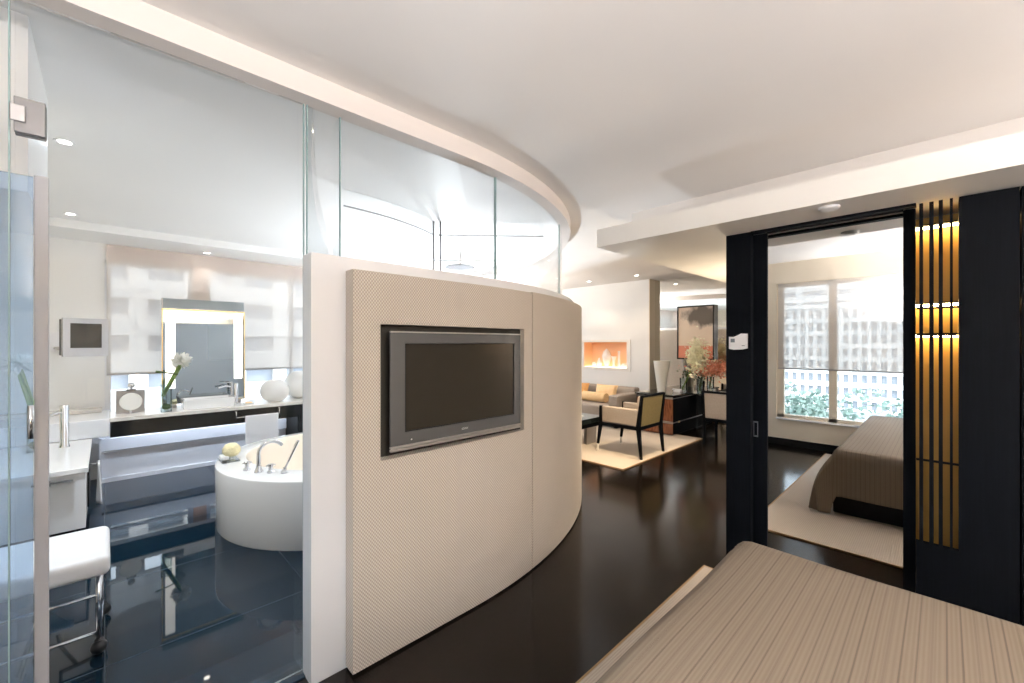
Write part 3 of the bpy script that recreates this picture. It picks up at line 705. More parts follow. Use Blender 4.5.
def lily_head(c, r, seedv, m_, npet=70):
    rnd = random.Random(seedv); mb = MB()
    for i in range(npet):
        d = Vector((rnd.gauss(0, 1), rnd.gauss(0, 1), rnd.gauss(.25, 1))).normalized()
        a = d.cross(Vector((rnd.random(), rnd.random(), rnd.random()))).normalized()
        b_ = d.cross(a); L_ = r*rnd.uniform(.75, 1.1); w = r*.16
        p0 = Vector(c)+d*r*.15; p1 = Vector(c)+d*L_*.6+b_*r*.05; p2 = Vector(c)+d*L_+b_*r*.18*rnd.uniform(-1, 1)
        v = [mb.b.verts.new(x) for x in (p0-a*w*.3, p1-a*w, p2, p1+a*w, p0+a*w*.3)]
        mb.b.faces.new(v)
    return mb
def flower_vase(loc, w, h, stem_to, label_v, label_f, seedv, stick=True):
    x, y, z = loc
    v = thing('glass_vase', loc, label_v, 'vase')
    g = MB()
    for q in ((x-w, x-w+.006, y-w, y+w), (x+w-.006, x+w, y-w, y+w), (x-w, x+w, y-w, y-w+.006), (x-w, x+w, y+w-.006, y+w)): g.box(*q, z+.001, z+h)
    g.box(x-w, x+w, y-w, y+w, z+.001, z+.015)
    obj('body', g, vglass, v)
    ms = MB().ball((x, y, z+.052), w*.85, (1, 1, .85), 20)
    for vv in ms.b.verts: vv.co += Vector((random.uniform(-1, 1), random.uniform(-1, 1), random.uniform(-1, 1)))*.003
    tag(obj('moss_ball', ms, moss), 'green moss ball inside ' + label_v.replace(' glass vase', ' vase'), 'moss')
    fl = thing('white_flower', (x, y, z+.1), label_f, 'flower')
    top = Vector(stem_to); s0 = Vector((x-w*.6, y, z+.17)) if stem_to[0] > x else Vector((x+w*.6, y, z+.17))
    for k in range(5):
        o_ = Vector((random.uniform(-1, 1), random.uniform(-1, 1), 0))*.012
        obj('stem', MB().tube([s0+o_, (s0+top)/2+o_*1.3, top+o_], [.008, .009, .010], 8), green, fl)
    obj('blossom', lily_head(tuple(top+Vector((0, 0, .04))), .105, seedv, petal, 150), petal, fl)
    if stick:
        obj('binding_twig', MB().tube([(x-.09, y-.02, z+.44), (x-.02, y-.02, z+.43), (x+.10, y-.02, z+.40)], [.014, .008, .007], 8), darkgreen, fl)
    return v
flower_vase((.485, 5.95, .755), .045, .30, (.615, 5.95, 1.27), 'narrow square glass vase on the counter left of the mirror', 'white lily bunch leaning out of the vase by the mirror', 3)
flower_vase((-.42, 5.35, .588), .045, .36, (-.505, 5.3, 1.29), 'square glass vase on the low vanity behind the blue glass', 'white flower bunch seen through the blue glass at far left', 5, False)
ft = thing('column_tap', (-.27, 5.55, .588), 'tall cylindrical chrome tap rising from the low vanity', 'tap')
obj('body', MB().lathe((-.255, 5.40, .588), [(0, 0), (.036, 0), (.036, .01), (.030, .02), (.030, .36), (.027, .37), (0, .37)], 20), chrome, ft)
obj('spout', MB().tube([(-.255, 5.40, .90), (-.34, 5.30, .89)], .010, 8), chrome, ft)
lh = thing('glass_flap', (-.3, 4.35, .4), 'small slanted glass flap with chrome bracket on the low vanity end', 'glass flap')
g = MB(); g.prism([(-.42, .52), (-.16, .52), (-.34, .30), (-.42, .30)], 4.34, 4.346)
obj('leaf', g, glass, lh)
obj('bracket', MB().box(-.36, -.16, 4.33, 4.42, .518, .530).box(-.30, -.27, 4.325, 4.36, .505, .545), chrome, lh)

# small television on the bathroom wall
stv = thing('small_television', (-.12, 5.4, 1.38), 'small silver television on a wall arm in the bathroom', 'television')
o = stv
def rot(mb, c, a):
    bmesh.ops.rotate(mb.b, verts=mb.b.verts, cent=c, matrix=Matrix.Rotation(a, 3, 'Z')); return mb
c_ = (-.12, 5.4, 1.55); an = .47
b = MB().box(-.295, .055, 5.385, 5.43, 1.51, 1.72, .004)
b = MB(); X0, X1, Z0, Z1 = -.27, .025, 1.385, 1.725
b.box(X0, X1, 5.38, 5.39, Z1-.045, Z1); b.box(X0, X1, 5.38, 5.39, Z0, Z0+.075); b.box(X0, X0+.045, 5.38, 5.39, Z0+.075, Z1-.045); b.box(X1-.045, X1, 5.38, 5.39, Z0+.075, Z1-.045); b.box(X0, X1, 5.39, 5.43, Z0, Z1, .004)
obj('bezel', rot(b, c_, .25), mat('light_silver', (.50, .49, .50), .35, .3), stv)
obj('casing', rot(MB().box(X0-.006, X1-.02, 5.43, 5.47, Z0+.01, Z1-.01, .004), c_, .25), tvgrey, stv)
obj('screen', rot(MB().box(X0+.045, X1-.045, 5.384, 5.389, Z0+.075, Z1-.045), c_, .25), screen, stv)
obj('wall_arm', MB().tube([(-.12, 5.44, 1.52), (-.30, 5.95, 1.45), (-.37, 6.47, 1.45)], .016, 8), steel, stv)
obj('wall_plate', MB().box(-.43, -.31, 6.48, 6.499, 1.41, 1.62, .003), plastic, stv)

# stool
so = thing('vanity_stool', (-.24, 2.98, 0), 'white padded stool on a chrome frame with black ball feet', 'stool')
obj('seat', MB().box(-.50, .02, 2.75, 3.24, .405, .50, .03, 4), white_fab, so, smooth_angle=.9)
rr = .012
for x, y in ((-.020, 2.84), (-.005, 3.22), (-.47, 2.84), (-.47, 3.22)):
    l = obj('leg', MB().tube([(x, y, .408), (x, y, .08)], rr, 8), chrome, so)
    obj('ball_foot', MB().ball((x, y, .039), .032).lathe((x, y, .075), [(.012, -.005), (.018, 0), (.012, .008), (0, .01)], 12), rubber, l)
fr = MB()
for z in (.385, .29, .11):
    fr.tube([(-.020, 2.84, z), (-.47, 2.84, z)], .008, 8)
    if z != .11: fr.tube([(-.005, 3.22, z), (-.47, 3.22, z)], .008, 8)
    fr.tube([(-.020, 2.84, z), (-.005, 3.22, z)], .008, 8); fr.tube([(-.47, 2.84, z), (-.47, 3.22, z)], .008, 8)
obj('frame', fr, chrome, so)
obj('brace', MB().tube([(-.20, 2.87, .315), (-.26, 2.87, .10)], .007, 8), chrome, so)
obj('brace', MB().tube([(-.20, 3.19, .315), (-.26, 3.19, .10)], .007, 8), chrome, so)

# shower: inner curved screen, post, straight pane, rain head
sh = thing('shower_screen', (1.3, 3.3, 0), 'inner curved glass shower screen with slim steel post', 'shower screen')
pth = [(1.10, 3.24), (1.32, 3.27), (1.6, 3.22), (1.82, 3.22), (2.06, 3.33), (2.29, 3.47)]
pth = [(1.32+.97*i/12, 3.22+.25*(i/12)**2.2) for i in range(13)]
def ipane(name, path, z0, z1, par):
    o = obj(name, MB().strip(path, z0, z1, .008), glass, par); return o
ipane('pane', [(2.33, 3.46), (3.12, 2.77)], .56, 2.69, sh)
obj('post', MB().tube([(2.30, 3.47, .53), (2.30, 3.47, 2.69)], .012, 8), steel, sh)
obj('top_rail', MB().tube([(x, y, 2.56) for x, y in pth], .006, 6), steel, sh)
obj('top_rail', MB().tube([(2.33, 3.46, 2.56), (3.12, 2.77, 2.56)], .006, 6), steel, sh)
ipane('pane', pth, 1.2, 2.69, sh); obj('post', MB().tube([(2.36, 3.44, .53), (2.36, 3.44, 2.69)], .010, 8), steel, sh)
rh = thing('rain_shower', (2.13, 2.81, 2.1), 'round chrome rain shower head hanging above the low wall', 'shower head')
obj('arm', MB().tube([(2.126, 2.81, 2.15), (2.126, 2.81, 2.27)], .010, 8).tube([(1.95, 2.95, 2.19), (2.126, 2.81, 2.19), (2.35, 2.60, 2.19)], .005, 8), chrome, rh)
obj('head', MB().lathe((2.126, 2.81, 2.13), [(0, .03), (.03, .03), (.12, .012), (.125, 0), (0, 0)], 30), chrome, rh)

# ================================================================ BED
bed = thing('bed', (.9, -.4, 0), 'bed with ribbed tan coverlet in the right foreground', 'bed')
XF = 2.17
obj('base', MB().box(-.25, 2.08, -1.30, .69, .015, .26, .01), black, bed, label='black bed base')
obj('mattress', MB().box(-.30, 2.10, -1.45, .66, .26, .53, .04, 4), towel_m, bed, label='white mattress', smooth_angle=.9)
def cover_mesh():
    m = MB(); NX, NY = 96, 96; r = .05
    x0, x1 = -.32, XF; ya, yb = -1.50, .675
    # parameter lengths: over foot side drop .30, over left side drop
    Lx = x1-x0; dropF = .37; V = []
    ss = [i/(NX-1)*(Lx+dropF) for i in range(NX)]
    dropmax = .55
    Ly = yb-ya; tt = [i/(NY-1) for i in range(NY)]
    def fold(s, L_, r):     # returns (horizontal, fall) of a path over a rounded edge at L_
        q = L_-r
        if s <= q: return s, 0.
        a = (s-q)/r
        if a <= PI/2: return q+r*math.sin(a), r*(1-math.cos(a))
        return L_, r+(s-q-r*PI/2)
    for s in ss:
        hx, fx = fold(s, Lx, r)
        # side drop grows near the foot
        k = max(0., min(1., (hx-(Lx-.16))/.12)); k = k*k*(3-2*k)
        dl = .40+(dropmax-.40)*k
        row = []
        for t in tt:
            w = t*(Ly+dl) if True else 0
            hy, fy = fold(w, Ly, r)
            flare = 0; a_ = min(1., fx/.345)
            if fy > 0 and k > 0: flare = .18*k*(1-math.exp(-max(0, fy-.06)/.2))
            if fy > .0 and fx > .0:
                q_ = min(1., fy/.07); q_ = q_*q_*(3-2*q_)
                fall = fx*(1+.55*q_)+fy*(1-a_)*.98
                flare = (1-a_)*flare+a_*.17*k*min(1., fy/.5)
            else: fall = max(fx, fy)
            x = x0+hx+(.02*math.sin(w*3.1)+.006*math.sin(w*11))*(1 if fx > .1 else 0)*min(1, fx*3)-(.03 if fy > .3 else 0)*a_
            y = ya+hy+flare
            z = .577-fall+.004*math.sin(hx*7+w*3)*math.sin(w*5)
            z = max(z, .03)
            row.append((m.b.verts.new((x, y, z)), (s, w)))
        V.append(row)
    for i in range(NX-1):
        for j in range(NY-1):
            q = [V[i][j], V[i+1][j], V[i+1][j+1], V[i][j+1]]
            f = m.b.faces.new([v for v, _ in q]); f.smooth = True
            for l, (_, uv) in zip(f.loops, q): l[m.uv].uv = uv
    return m
cv = obj('coverlet', cover_mesh(), cover, bed, label='ribbed tan coverlet')
md = cv.modifiers.new('thick', 'SOLIDIFY'); md.thickness = .010; md.offset = 1
# rug under bed
rg = thing('bedroom_rug', (1.3, -.6, 0), 'pale woven rug under the bed, seen in the mirror', 'rug')
obj('pile', MB().box(-.3, 2.88, -2.2, 1.118, .001, .012), rug_m, rg)
obj('binding', MB().box(2.88, 2.89, -2.2, 1.128, .001, .013).box(-.3, 2.88, 1.118, 1.128, .001, .013), rug_b, rg)

# bedside lamps, added to brighten the ceiling, and headboard wall behind the camera
for i, x in enumerate((.0, 2.4)):
    tb = thing('bedside_table', (x, -3.3, 0), 'dark bedside table on the rear wall, %s' % ('window side' if i == 0 else 'closet side'), 'table')
    obj('top', MB().box(x-.25, x+.25, -3.55, -3.05, .47, .50), blackw, tb); obj('body', MB().box(x-.23, x+.23, -3.53, -3.07, 0, .47), blackw, tb)
    lp = thing('added_table_lamp', (x, -3.3, .5), 'added unseen table lamp with fabric shade on the rear bedside table, %s' % ('window side' if i == 0 else 'closet side'), 'lamp')
    obj('lamp_base', MB().lathe((x, -3.3, .5), [(0, .001), (.09, .001), (.09, .02), (.02, .05), (.015, .35), (0, .35)], 20), chrome, lp)
    obj('lamp_shade', MB().lathe((x, -3.3, .80), [(.20, 0), (.16, .26), (.155, .26), (.195, 0), (.20, 0)], 28), shade_m, lp)
    ld = bpy.data.lights.new('bulb', 'POINT'); ld.energy = 60; ld.color = (1, .86, .70); ld.shadow_soft_size = .06
    lo = bpy.data.objects.new('bulb', ld); COL.objects.link(lo); lo.parent = lp; lo.location = (0, 0, .42)

# ================================================================ LIVING ROOM
rg = thing('living_rug', (5.6, 3.9, 0), 'large cream rug under the armchair and coffee table', 'rug')
obj('pile', MB().box(4.40, 6.71, 2.655, 5.6, .001, .014), rug_m, rg)
obj('binding', MB().box(4.388, 4.40, 2.643, 5.6, .001, .015).box(4.40, 6.722, 2.643, 2.655, .001, .015).box(6.71, 6.722, 2.655, 5.6, .001, .015), rug_b, rg)

def make_armchair(loc, label, rz=0.):
    t = thing('armchair', (0, 0, 0), label, 'chair')
    w = .30
    for s in (-1, 1):
        x = s*w
        # rear post: from foot to top in two pieces, one mesh
        r_ = obj('leg', MB().bar((x, -.325, .0), (x, -.285, .40), .026, .045, .030, .055).bar((x, -.285, .40), (x, -.335, .81), .045, .030, .055, .035), blackw, t, label='black rear leg and back post')
        fl = obj('leg', MB().bar((x*1.0, .33, .10), (x*.985, .285, .40), .027, .042).bar((x*.985, .285, .40), (x*.985, .285, .63), .042, .034, .042, .03), blackw, t, label='black front leg with pale tip')
        obj('leg_tip', MB().bar((x*1.005, .34, 0), (x*1.0, .33, .10), .020, .027), brass if False else MATS['counter_stone'], fl)
        obj('arm', MB().box(min(x, x*.80), max(x, x*.80), -.27, .27, .405, .63, .018, 3), grey_fab, t)
    fr = MB(); fr.box(-w-.018, w+.018, -.30, .30, .365, .405)
    obj('seat_frame', fr, blackw, t)
    obj('seat', MB().box(-.235, .235, -.25, .29, .405, .48, .03, 3), grey_fab, t)
    b = MB(); b.hexa([(-.275, -.265, .40), (.275, -.265, .40), (.275, -.20, .40), (-.275, -.20, .40), (-.275, -.315, .80), (.275, -.315, .80), (.275, -.26, .80), (-.275, -.26, .80)], .012)
    bk = obj('backrest', b, grey_fab, t)
    b = MB(); b.hexa([(-.277, -.285, .405), (.277, -.285, .405), (.277, -.266, .405), (-.277, -.266, .405), (-.277, -.334, .795), (.277, -.334, .795), (.277, -.316, .795), (-.277, -.316, .795)])
    obj('back_panel', b, gold_fab, t, label='olive gold back fabric')
    obj('top_rail', MB().bar((-.30, -.333, .805), (.30, -.333, .805), .028, .028), blackw, t)
    t.location = loc; t.rotation_euler = (0, 0, rz); return t
make_armchair((5.225, 3.03, .014), 'black framed armchair with taupe arms and gold back on the cream rug')

def make_desk_chair(loc, rz, label):
    t = thing('desk_chair', (0, 0, 0), label, 'chair'); w = .27
    for s in (-1, 1):
        x = s*w
        obj('leg', MB().bar((x, -.26, 0), (x, -.24, .38), .028, .042).bar((x, -.24, .38), (x, -.30, .80), .042, .030), blackw, t)
        obj('leg', MB().bar((x, .24, 0), (x, .22, .42), .028, .042), blackw, t)
    obj('seat_frame', MB().box(-w, w, -.24, .24, .35, .41), blackw, t)
    obj('seat', MB().box(-.25, .25, -.22, .24, .41, .47, .02, 3), grey_fab, t)
    b = MB(); b.hexa([(-.25, -.265, .40), (.25, -.265, .40), (.25, -.22, .40), (-.25, -.22, .40), (-.25, -.31, .78), (.25, -.31, .78), (.25, -.265, .78), (-.25, -.265, .78)], .01)
    obj('backrest', b, grey_fab, t)
    obj('back_rail', MB().bar((-.27, -.302, .79), (.27, -.302, .79), .03, .03), blackw, t); obj('back_rail', MB().bar((-.27, -.25, .385), (.27, -.25, .385), .03, .03), blackw, t)
    t.location = loc; t.rotation_euler = (0, 0, rz); return t
make_desk_chair((6.64, 2.22, 0), -PI/2, 'black framed desk chair with taupe back facing the mirror wall')

# sofa
sf = thing('sofa', (6.8, 5.0, 0), 'long taupe sofa against the niche wall', 'sofa')
obj('base', MB().box(6.38, 7.25, 3.95, 6.2, .10, .20, .01), blackw, sf)
for x, y in ((6.45, 4.02), (7.15, 4.02), (6.45, 6.1), (7.15, 6.1)): obj('foot', MB().box(x-.03, x+.03, y-.03, y+.03, 0 if x > 6.71 or y > 5.6 else .014, .10), blackw, sf)
for a, b in ((4.12, 4.72), (4.725, 5.40), (5.405, 6.0)):
    obj('seat_cushion', MB().box(6.34, 7.02, a, b, .20, .40, .035, 3), grey_fab, sf, smooth_angle=.9)
for a, b in ((4.0, 4.70), (4.705, 5.40), (5.405, 6.1)):
    m = MB(); m.hexa([(6.98, a, .40), (7.22, a, .40), (7.22, b, .40), (6.98, b, .40), (7.06, a, .675), (7.24, a, .675), (7.24, b, .675), (7.06, b, .675)], .03)
    obj('back_cushion', m, grey_fab, sf, smooth_angle=.9)
obj('arm', MB().box(6.32, 7.10, 3.92, 4.10, .15, .595, .025, 3), grey_fab, sf); obj('arm', MB().box(6.32, 7.24, 6.02, 6.20, .15, .595, .025, 3), grey_fab, sf)
def cushion(c, sx, sy, sz, m_, label, tilt=0., rz=0., roll=False):
    if roll:
        mb = MB().tube([(0, -sy, 0), (0, -sy*.96, 0), (0, sy*.96, 0), (0, sy, 0)], [sx*.9, sx, sx, sx*.9], 20)
        nm, cat = 'bolster', 'bolster'
    else:
        mb = MB(); n_ = 12; V = {}
        for sgn in (1, -1):
            for i in range(n_+1):
                for j in range(n_+1):
                    u, v = i/n_*2-1, j/n_*2-1
                    hgt = sx*((1-u**4)*(1-v**4))**.5
                    if abs(u) == 1 or abs(v) == 1: key = (0, i, j)
                    else: key = (sgn, i, j)
                    if key not in V: V[key] = mb.b.verts.new((hgt*sgn, u*sy*(1-.05*(1-v*v)), v*sz*(1-.05*(1-u*u))))
        for sgn in (1, -1):
            for i in range(n_):
                for j in range(n_):
                    ks = []
                    for a, b_ in ((i, j), (i+1, j), (i+1, j+1), (i, j+1)):
                        k0 = (0, a, b_) if (0, a, b_) in V else (sgn, a, b_); ks.append(V[k0])
                    f = mb.b.faces.new(ks if sgn > 0 else ks[::-1]); f.smooth = True
        nm, cat = 'cushion', 'cushion'
    o = obj(nm, mb, m_); o.location = c; o.rotation_euler = (0, tilt, rz)
    return tag(o, label, cat)
cushion((6.90, 5.18, .56), .07, .24, .16, orange_fab, 'dark orange square cushion leaning on the sofa back, left of the pair', .35)
cushion((6.90, 4.53, .56), .07, .24, .16, peach_fab, 'pale gold square cushion leaning on the sofa back near the arm', .35)
cushion((6.66, 4.62, .495), .09, .26, 0, peach_fab, 'pale gold bolster lying on the sofa seat', roll=True)
cushion((6.66, 5.23, .495), .09, .16, 0, orange_fab, 'dark orange bolster lying on the sofa seat by the low wall', roll=True)

# coffee table
ctb = thing('coffee_table', (5.0, 4.1, .014), 'low dark coffee table with steel legs on the cream rug', 'table')
obj('top', MB().box(4.55, 5.43, 3.60, 4.75, .335, .405, .003), darkglass, ctb)
obj('apron', MB().box(4.60, 5.38, 3.65, 4.70, .26, .334), blackw, ctb)
for x, y in ((5.08, 3.66), (4.62, 3.66), (5.08, 4.55), (4.62, 4.55)):
    obj('leg', MB().box(x, x+.24, y, y+.05, .014, .26, .003), steel, ctb)
tag(obj('napkin_fold', MB().hexa([(5.0, 3.80, .406), (5.18, 3.78, .406), (5.18, 3.98, .406), (5.0, 4.0, .406), (5.05, 3.86, .47), (5.08, 3.85, .47), (5.08, 3.90, .47), (5.05, 3.91, .47)], .004), paper), 'white folded paper standing on the low coffee table', 'paper')
# side table between sofa and desk with dark top
tag(obj('magazine', MB().box(6.62, 6.80, 3.56, 3.66, .672, .680), paper), 'white magazine lying on the dark desk end', 'magazine')

# credenza + desk
cr = thing('writing_desk', (7.1, 3.3, 0), 'dark desk with red brown veneer end and steel strips by the mirror wall', 'desk')
obj('top', MB().box(6.52, 7.495, 3.02, 3.70, .645, .668, .002).box(7.05, 7.495, 1.5, 3.02, .645, .668, .002), darkglass, cr)
obj('cabinet', MB().box(6.56, 7.495, 3.045, 3.68, .03, .644), blackw, cr)
obj('end_panel', MB().box(6.549, 6.56, 3.045, 3.68, .03, .60), woodred, cr, label='red brown veneer end')
obj('steel_strip', MB().box(6.542, 6.549, 3.04, 3.68, .600, .632).box(6.542, 7.495, 3.038, 3.045, .605, .618), steel, cr)
obj('steel_strip', MB().box(6.542, 6.549, 3.04, 3.68, .205, .240).box(6.542, 7.495, 3.038, 3.045, .212, .228), steel, cr)
obj('key_plate', MB().box(6.74, 6.79, 3.034, 3.038, .205, .235), brass, cr)
obj('side_leg', MB().box(7.1, 7.45, 1.55, 1.60, 0, .645), blackw, cr)
obj('plinth', MB().box(6.60, 7.46, 3.08, 3.65, 0, .03), black, cr)
# vase white tapered
wv = MB().lathe((6.93, 3.42, .669), [(0, 0), (.065, 0), (.068, .01), (.135, .52), (.140, .53), (.130, .525), (.060, .03), (0, .03)], 28)
tag(obj('tapered_vase', wv, vase_m), 'tall white tapered vase standing on the desk', 'vase')
ph = thing('telephone', (7.1, 3.25, .669), 'small white telephone on the desk beside the tapered vase', 'telephone')
obj('base', MB().box(6.98, 7.12, 3.12, 3.24, .669, .70, .006), plastic, ph)
obj('handset', MB().box(6.99, 7.03, 3.10, 3.26, .701, .728, .010), plastic, ph)
def coral(c, sx, sy, sz, seedv, n_, size, m_, name, parent):
    rnd = random.Random(seedv); mb = MB()
    for i in range(n_):
        d = Vector((rnd.gauss(0, .45)*sx, rnd.gauss(0, .45)*sy, rnd.gauss(0, .42)*sz))
        p = Vector(c)+d; s_ = size*rnd.uniform(.5, 1.2)
        R_ = Matrix.Rotation(rnd.uniform(0, 6.28), 3, Vector((rnd.gauss(0, 1), rnd.gauss(0, 1), rnd.gauss(0, 1))).normalized())
        v = [mb.b.verts.new(p+R_ @ Vector(q)*s_) for q in ((1, 0, 0), (0, .5, .15), (-1, 0, 0), (0, -.5, .15))]
        mb.b.faces.new(v)
    return obj(name, mb, m_, parent)
def cyl_vase(x, y, label):
    g = MB().lathe((x, y, .669), [(0, 0), (.055, 0), (.062, .24), (.058, .24), (.050, .02), (0, .02)], 24)
    return tag(obj('glass_vase', g, vglass), label, 'vase')
cyl_vase(7.12, 3.12, 'clear glass vase holding thick green stems and cream flowers on the desk')
fl = thing('cream_flower', (7.12, 3.12, .7), 'tall cream flower spike with green stems on the desk', 'flower')
for k in range(6):
    dx = random.uniform(-.02, .02); obj('stem', MB().tube([(7.10+dx, 3.15, .70), (7.08+dx, 3.05, .88), (7.02+dx, 2.92, 1.15)], .010, 6), green, fl)
coral((7.02, 2.84, 1.27), .16, .15, .28, 11, 1300, .036, petal_y, 'blossom', fl)
cyl_vase(7.28, 2.90, 'clear glass vase holding coral red blossom on the desk')
fl = thing('coral_flower', (7.28, 2.90, .7), 'spreading coral red blossom branches on the desk', 'flower')
for k in range(5):
    dx = random.uniform(-.02, .02); obj('stem', MB().tube([(7.28+dx, 2.92, .70), (7.28+dx, 2.88, .92), (7.25, 2.78+dx*4, 1.02)], .009, 6), darkgreen, fl)
coral((7.12, 2.60, 1.09), .22, .40, .17, 12, 1500, .022, petal_r, 'blossom', fl)
coral((7.18, 3.02, .98), .14, .16, .10, 13, 220, .024, darkgreen, 'leaves', fl)
tag(obj('pen_cup', MB().lathe((7.20, 2.62, .669), [(0, 0), (.045, 0), (.045, .085), (.040, .085), (.040, .01), (0, .01)], 20), steel), 'small steel pen cup on the desk', 'cup')
bk = thing('desk_book', (7.2, 2.3, .669), 'white boxed book with dark lid lying on the desk', 'book')
obj('pages', MB().box(7.08, 7.36, 2.12, 2.52, .669, .735, .003), paper, bk); obj('cover', MB().box(7.07, 7.37, 2.11, 2.53, .736, .748), black, bk)

# painting
pt = thing('painting', (7.45, 3.05, 1.2), 'dark framed abstract painting with grey cloud and coral band on the mirror wall', 'painting')
art = mat('abstract_canvas', (.8, .7, .6), .6)
def build_art():
    tc_ = N(art, 'ShaderNodeTexCoord'); sx = N(art, 'ShaderNodeSeparateXYZ'); L(art, tc_.outputs['Generated'], sx.inputs[0])
    base_ = ramp(art, sx.outputs[2], [(.0, (.72, .26, .16)), (.235, (.72, .27, .17)), (.25, (.80, .66, .52)), (1., (.78, .66, .56))])
    n1 = N(art, 'ShaderNodeTexNoise'); n1.inputs['Scale'].default_value = 5; n1.inputs['Detail'].default_value = 8; L(art, tc_.outputs['Generated'], n1.inputs['Vector'])
    # dark cloud mask centred at y=.25 z=.82
    mp = N(art, 'ShaderNodeVectorMath', operation='SUBTRACT'); mp.inputs[1].default_value = (.5, .32, .83); L(art, tc_.outputs['Generated'], mp.inputs[0])
    ms = N(art, 'ShaderNodeVectorMath', operation='MULTIPLY'); ms.inputs[1].default_value = (0, 2.2, 5.); L(art, mp.outputs[0], ms.inputs[0])
    ln = N(art, 'ShaderNodeVectorMath', operation='LENGTH'); L(art, ms.outputs[0], ln.inputs[0])
    ad = N(art, 'ShaderNodeMath', operation='MULTIPLY_ADD'); ad.inputs[1].default_value = -1.5; L(art, n1.outputs['Fac'], ad.inputs[0]); L(art, ln.outputs['Value'], ad.inputs[2])
    fac = ramp(art, ad.outputs[0], [(.0, (.9,)*3), (.5, (.0,)*3)])
    mx = N(art, 'ShaderNodeMix', data_type='RGBA'); L(art, fac, mx.inputs[0]); L(art, base_, mx.inputs[6]); mx.inputs[7].default_value = (.10, .085, .07, 1)
    L(art, mx.outputs[2], P(art).inputs['Base Color'])
build_art()
obj('canvas', MB().box(7.425, 7.43, 2.745, 3.345, 1.242, 2.138), art, pt)
f = MB(); f.box(7.41, 7.495, 2.725, 2.745, 1.218, 2.162); f.box(7.41, 7.495, 3.345, 3.365, 1.218, 2.162); f.box(7.41, 7.495, 2.745, 3.345, 1.218, 1.242); f.box(7.41, 7.495, 2.745, 3.345, 2.138, 2.162); f.box(7.43, 7.44, 2.745, 3.345, 1.242, 2.138)
obj('frame', f, art_frame, pt)

# glassware in the niche
gl_grp = 'glass pieces on the lit niche shelf'
def gw(x, y, prof, label, m_=None):
    return tag(obj('glass_ornament', MB().lathe((x, y, 1.021), prof, 20), m_ or porcelain), label, 'ornament', gl_grp)
gw(7.45, 4.87, [(0, 0), (.03, 0), (.05, .04), (.085, .14), (.10, .22), (.07, .31), (.02, .36), (0, .38)], 'large egg shaped white ornament in the lit niche')
gw(7.45, 5.05, [(0, 0), (.04, 0), (.06, .05), (.03, .14), (.015, .18), (0, .18)], 'small tapering white ornament left of the egg shape in the niche')
gw(7.45, 4.70, [(0, 0), (.05, 0), (.02, .05), (.03, .14), (.06, .22), (.055, .22), (0, .10)], 'white goblet in the lit niche right of the egg shape')
gw(7.45, 4.58, [(0, 0), (.035, 0), (.025, .05), (.022, .30), (.028, .33), (0, .33)], 'tall slim white bottle in the lit niche')
gw(7.45, 4.46, [(0, 0), (.06, 0), (.07, .05), (.04, .08), (0, .08)], 'low white bowl at the right end of the lit niche')
gw(7.45, 5.18, [(0, 0), (.04, 0), (.05, .06), (.03, .09), (0, .09)], 'low white bowl at the left end of the lit niche')

# ================================================================ CEILING LIGHTS
def downlight(x, y, z, label, energy, color=(1, .86, .68), angle=110, proto=[None]):
    t = thing('ceiling_light', (x, y, z), label, 'ceiling light', 'recessed ceiling downlights')
    obj('trim_ring', MB().lathe((x, y, z), [(.030, -.001), (.045, -.004), (.048, 0), (.030, 0)], 24), plastic, t)
    obj('lens', MB().lathe((x, y, z), [(0, -.0015), (.030, -.0015), (.030, 0), (0, 0)], 20), lamp_e, t)
    ld = bpy.data.lights.new('spot', 'SPOT'); ld.energy = energy; ld.color = color; ld.spot_size = math.radians(angle); ld.spot_blend = .6; ld.shadow_soft_size = .03
    lo = bpy.data.objects.new('spot', ld); COL.objects.link(lo); lo.parent = t; lo.location = (0, 0, -.012)
    return t
cb = (1, .96, .92)
downlight(-.224, 5.60, 2.69, 'downlight over the left bathroom ledge', 13, cb)
downlight(.90, 6.30, 2.61, 'downlight in the soffit above the vanity mirror', 3, cb)
downlight(2.15, 2.95, 2.69, 'bright downlight above the shower behind the glass', 19, cb)
downlight(2.18, 4.296, 2.69, 'downlight above the bathtub seen through the wide glass pane', 19, cb)
downlight(-.17, 3.62, 2.69, 'downlight near the hinge of the glass door', 85, (.84, .92, 1), 150)
downlight(3.56, 4.38, 2.69, 'downlight past the shower seen through the curved glass', 13, cb)
cw = (1, .80, .58)
downlight(6.73, 4.797, 2.70, 'living room downlight above the sofa, farther from the mirror', 16, cw)
downlight(6.73, 3.784, 2.70, 'living room downlight above the sofa arm', 16, cw)
ww = downlight(4.25, 2.45, 2.70, 'living room downlight beside the curved wall', 260, (1, .78, .50), 85)
ww.children[2].rotation_euler = Vector((-.9, .6, -1.3)).to_track_quat('-Z', 'Y').to_euler()
downlight(5.2, 2.6, 2.70, 'living room downlight above the armchair', 40, cw)
downlight(5.2, 1.45, 2.278, 'downlight under the soffit deeper into the living room', 50, (1, .86, .70), 150)

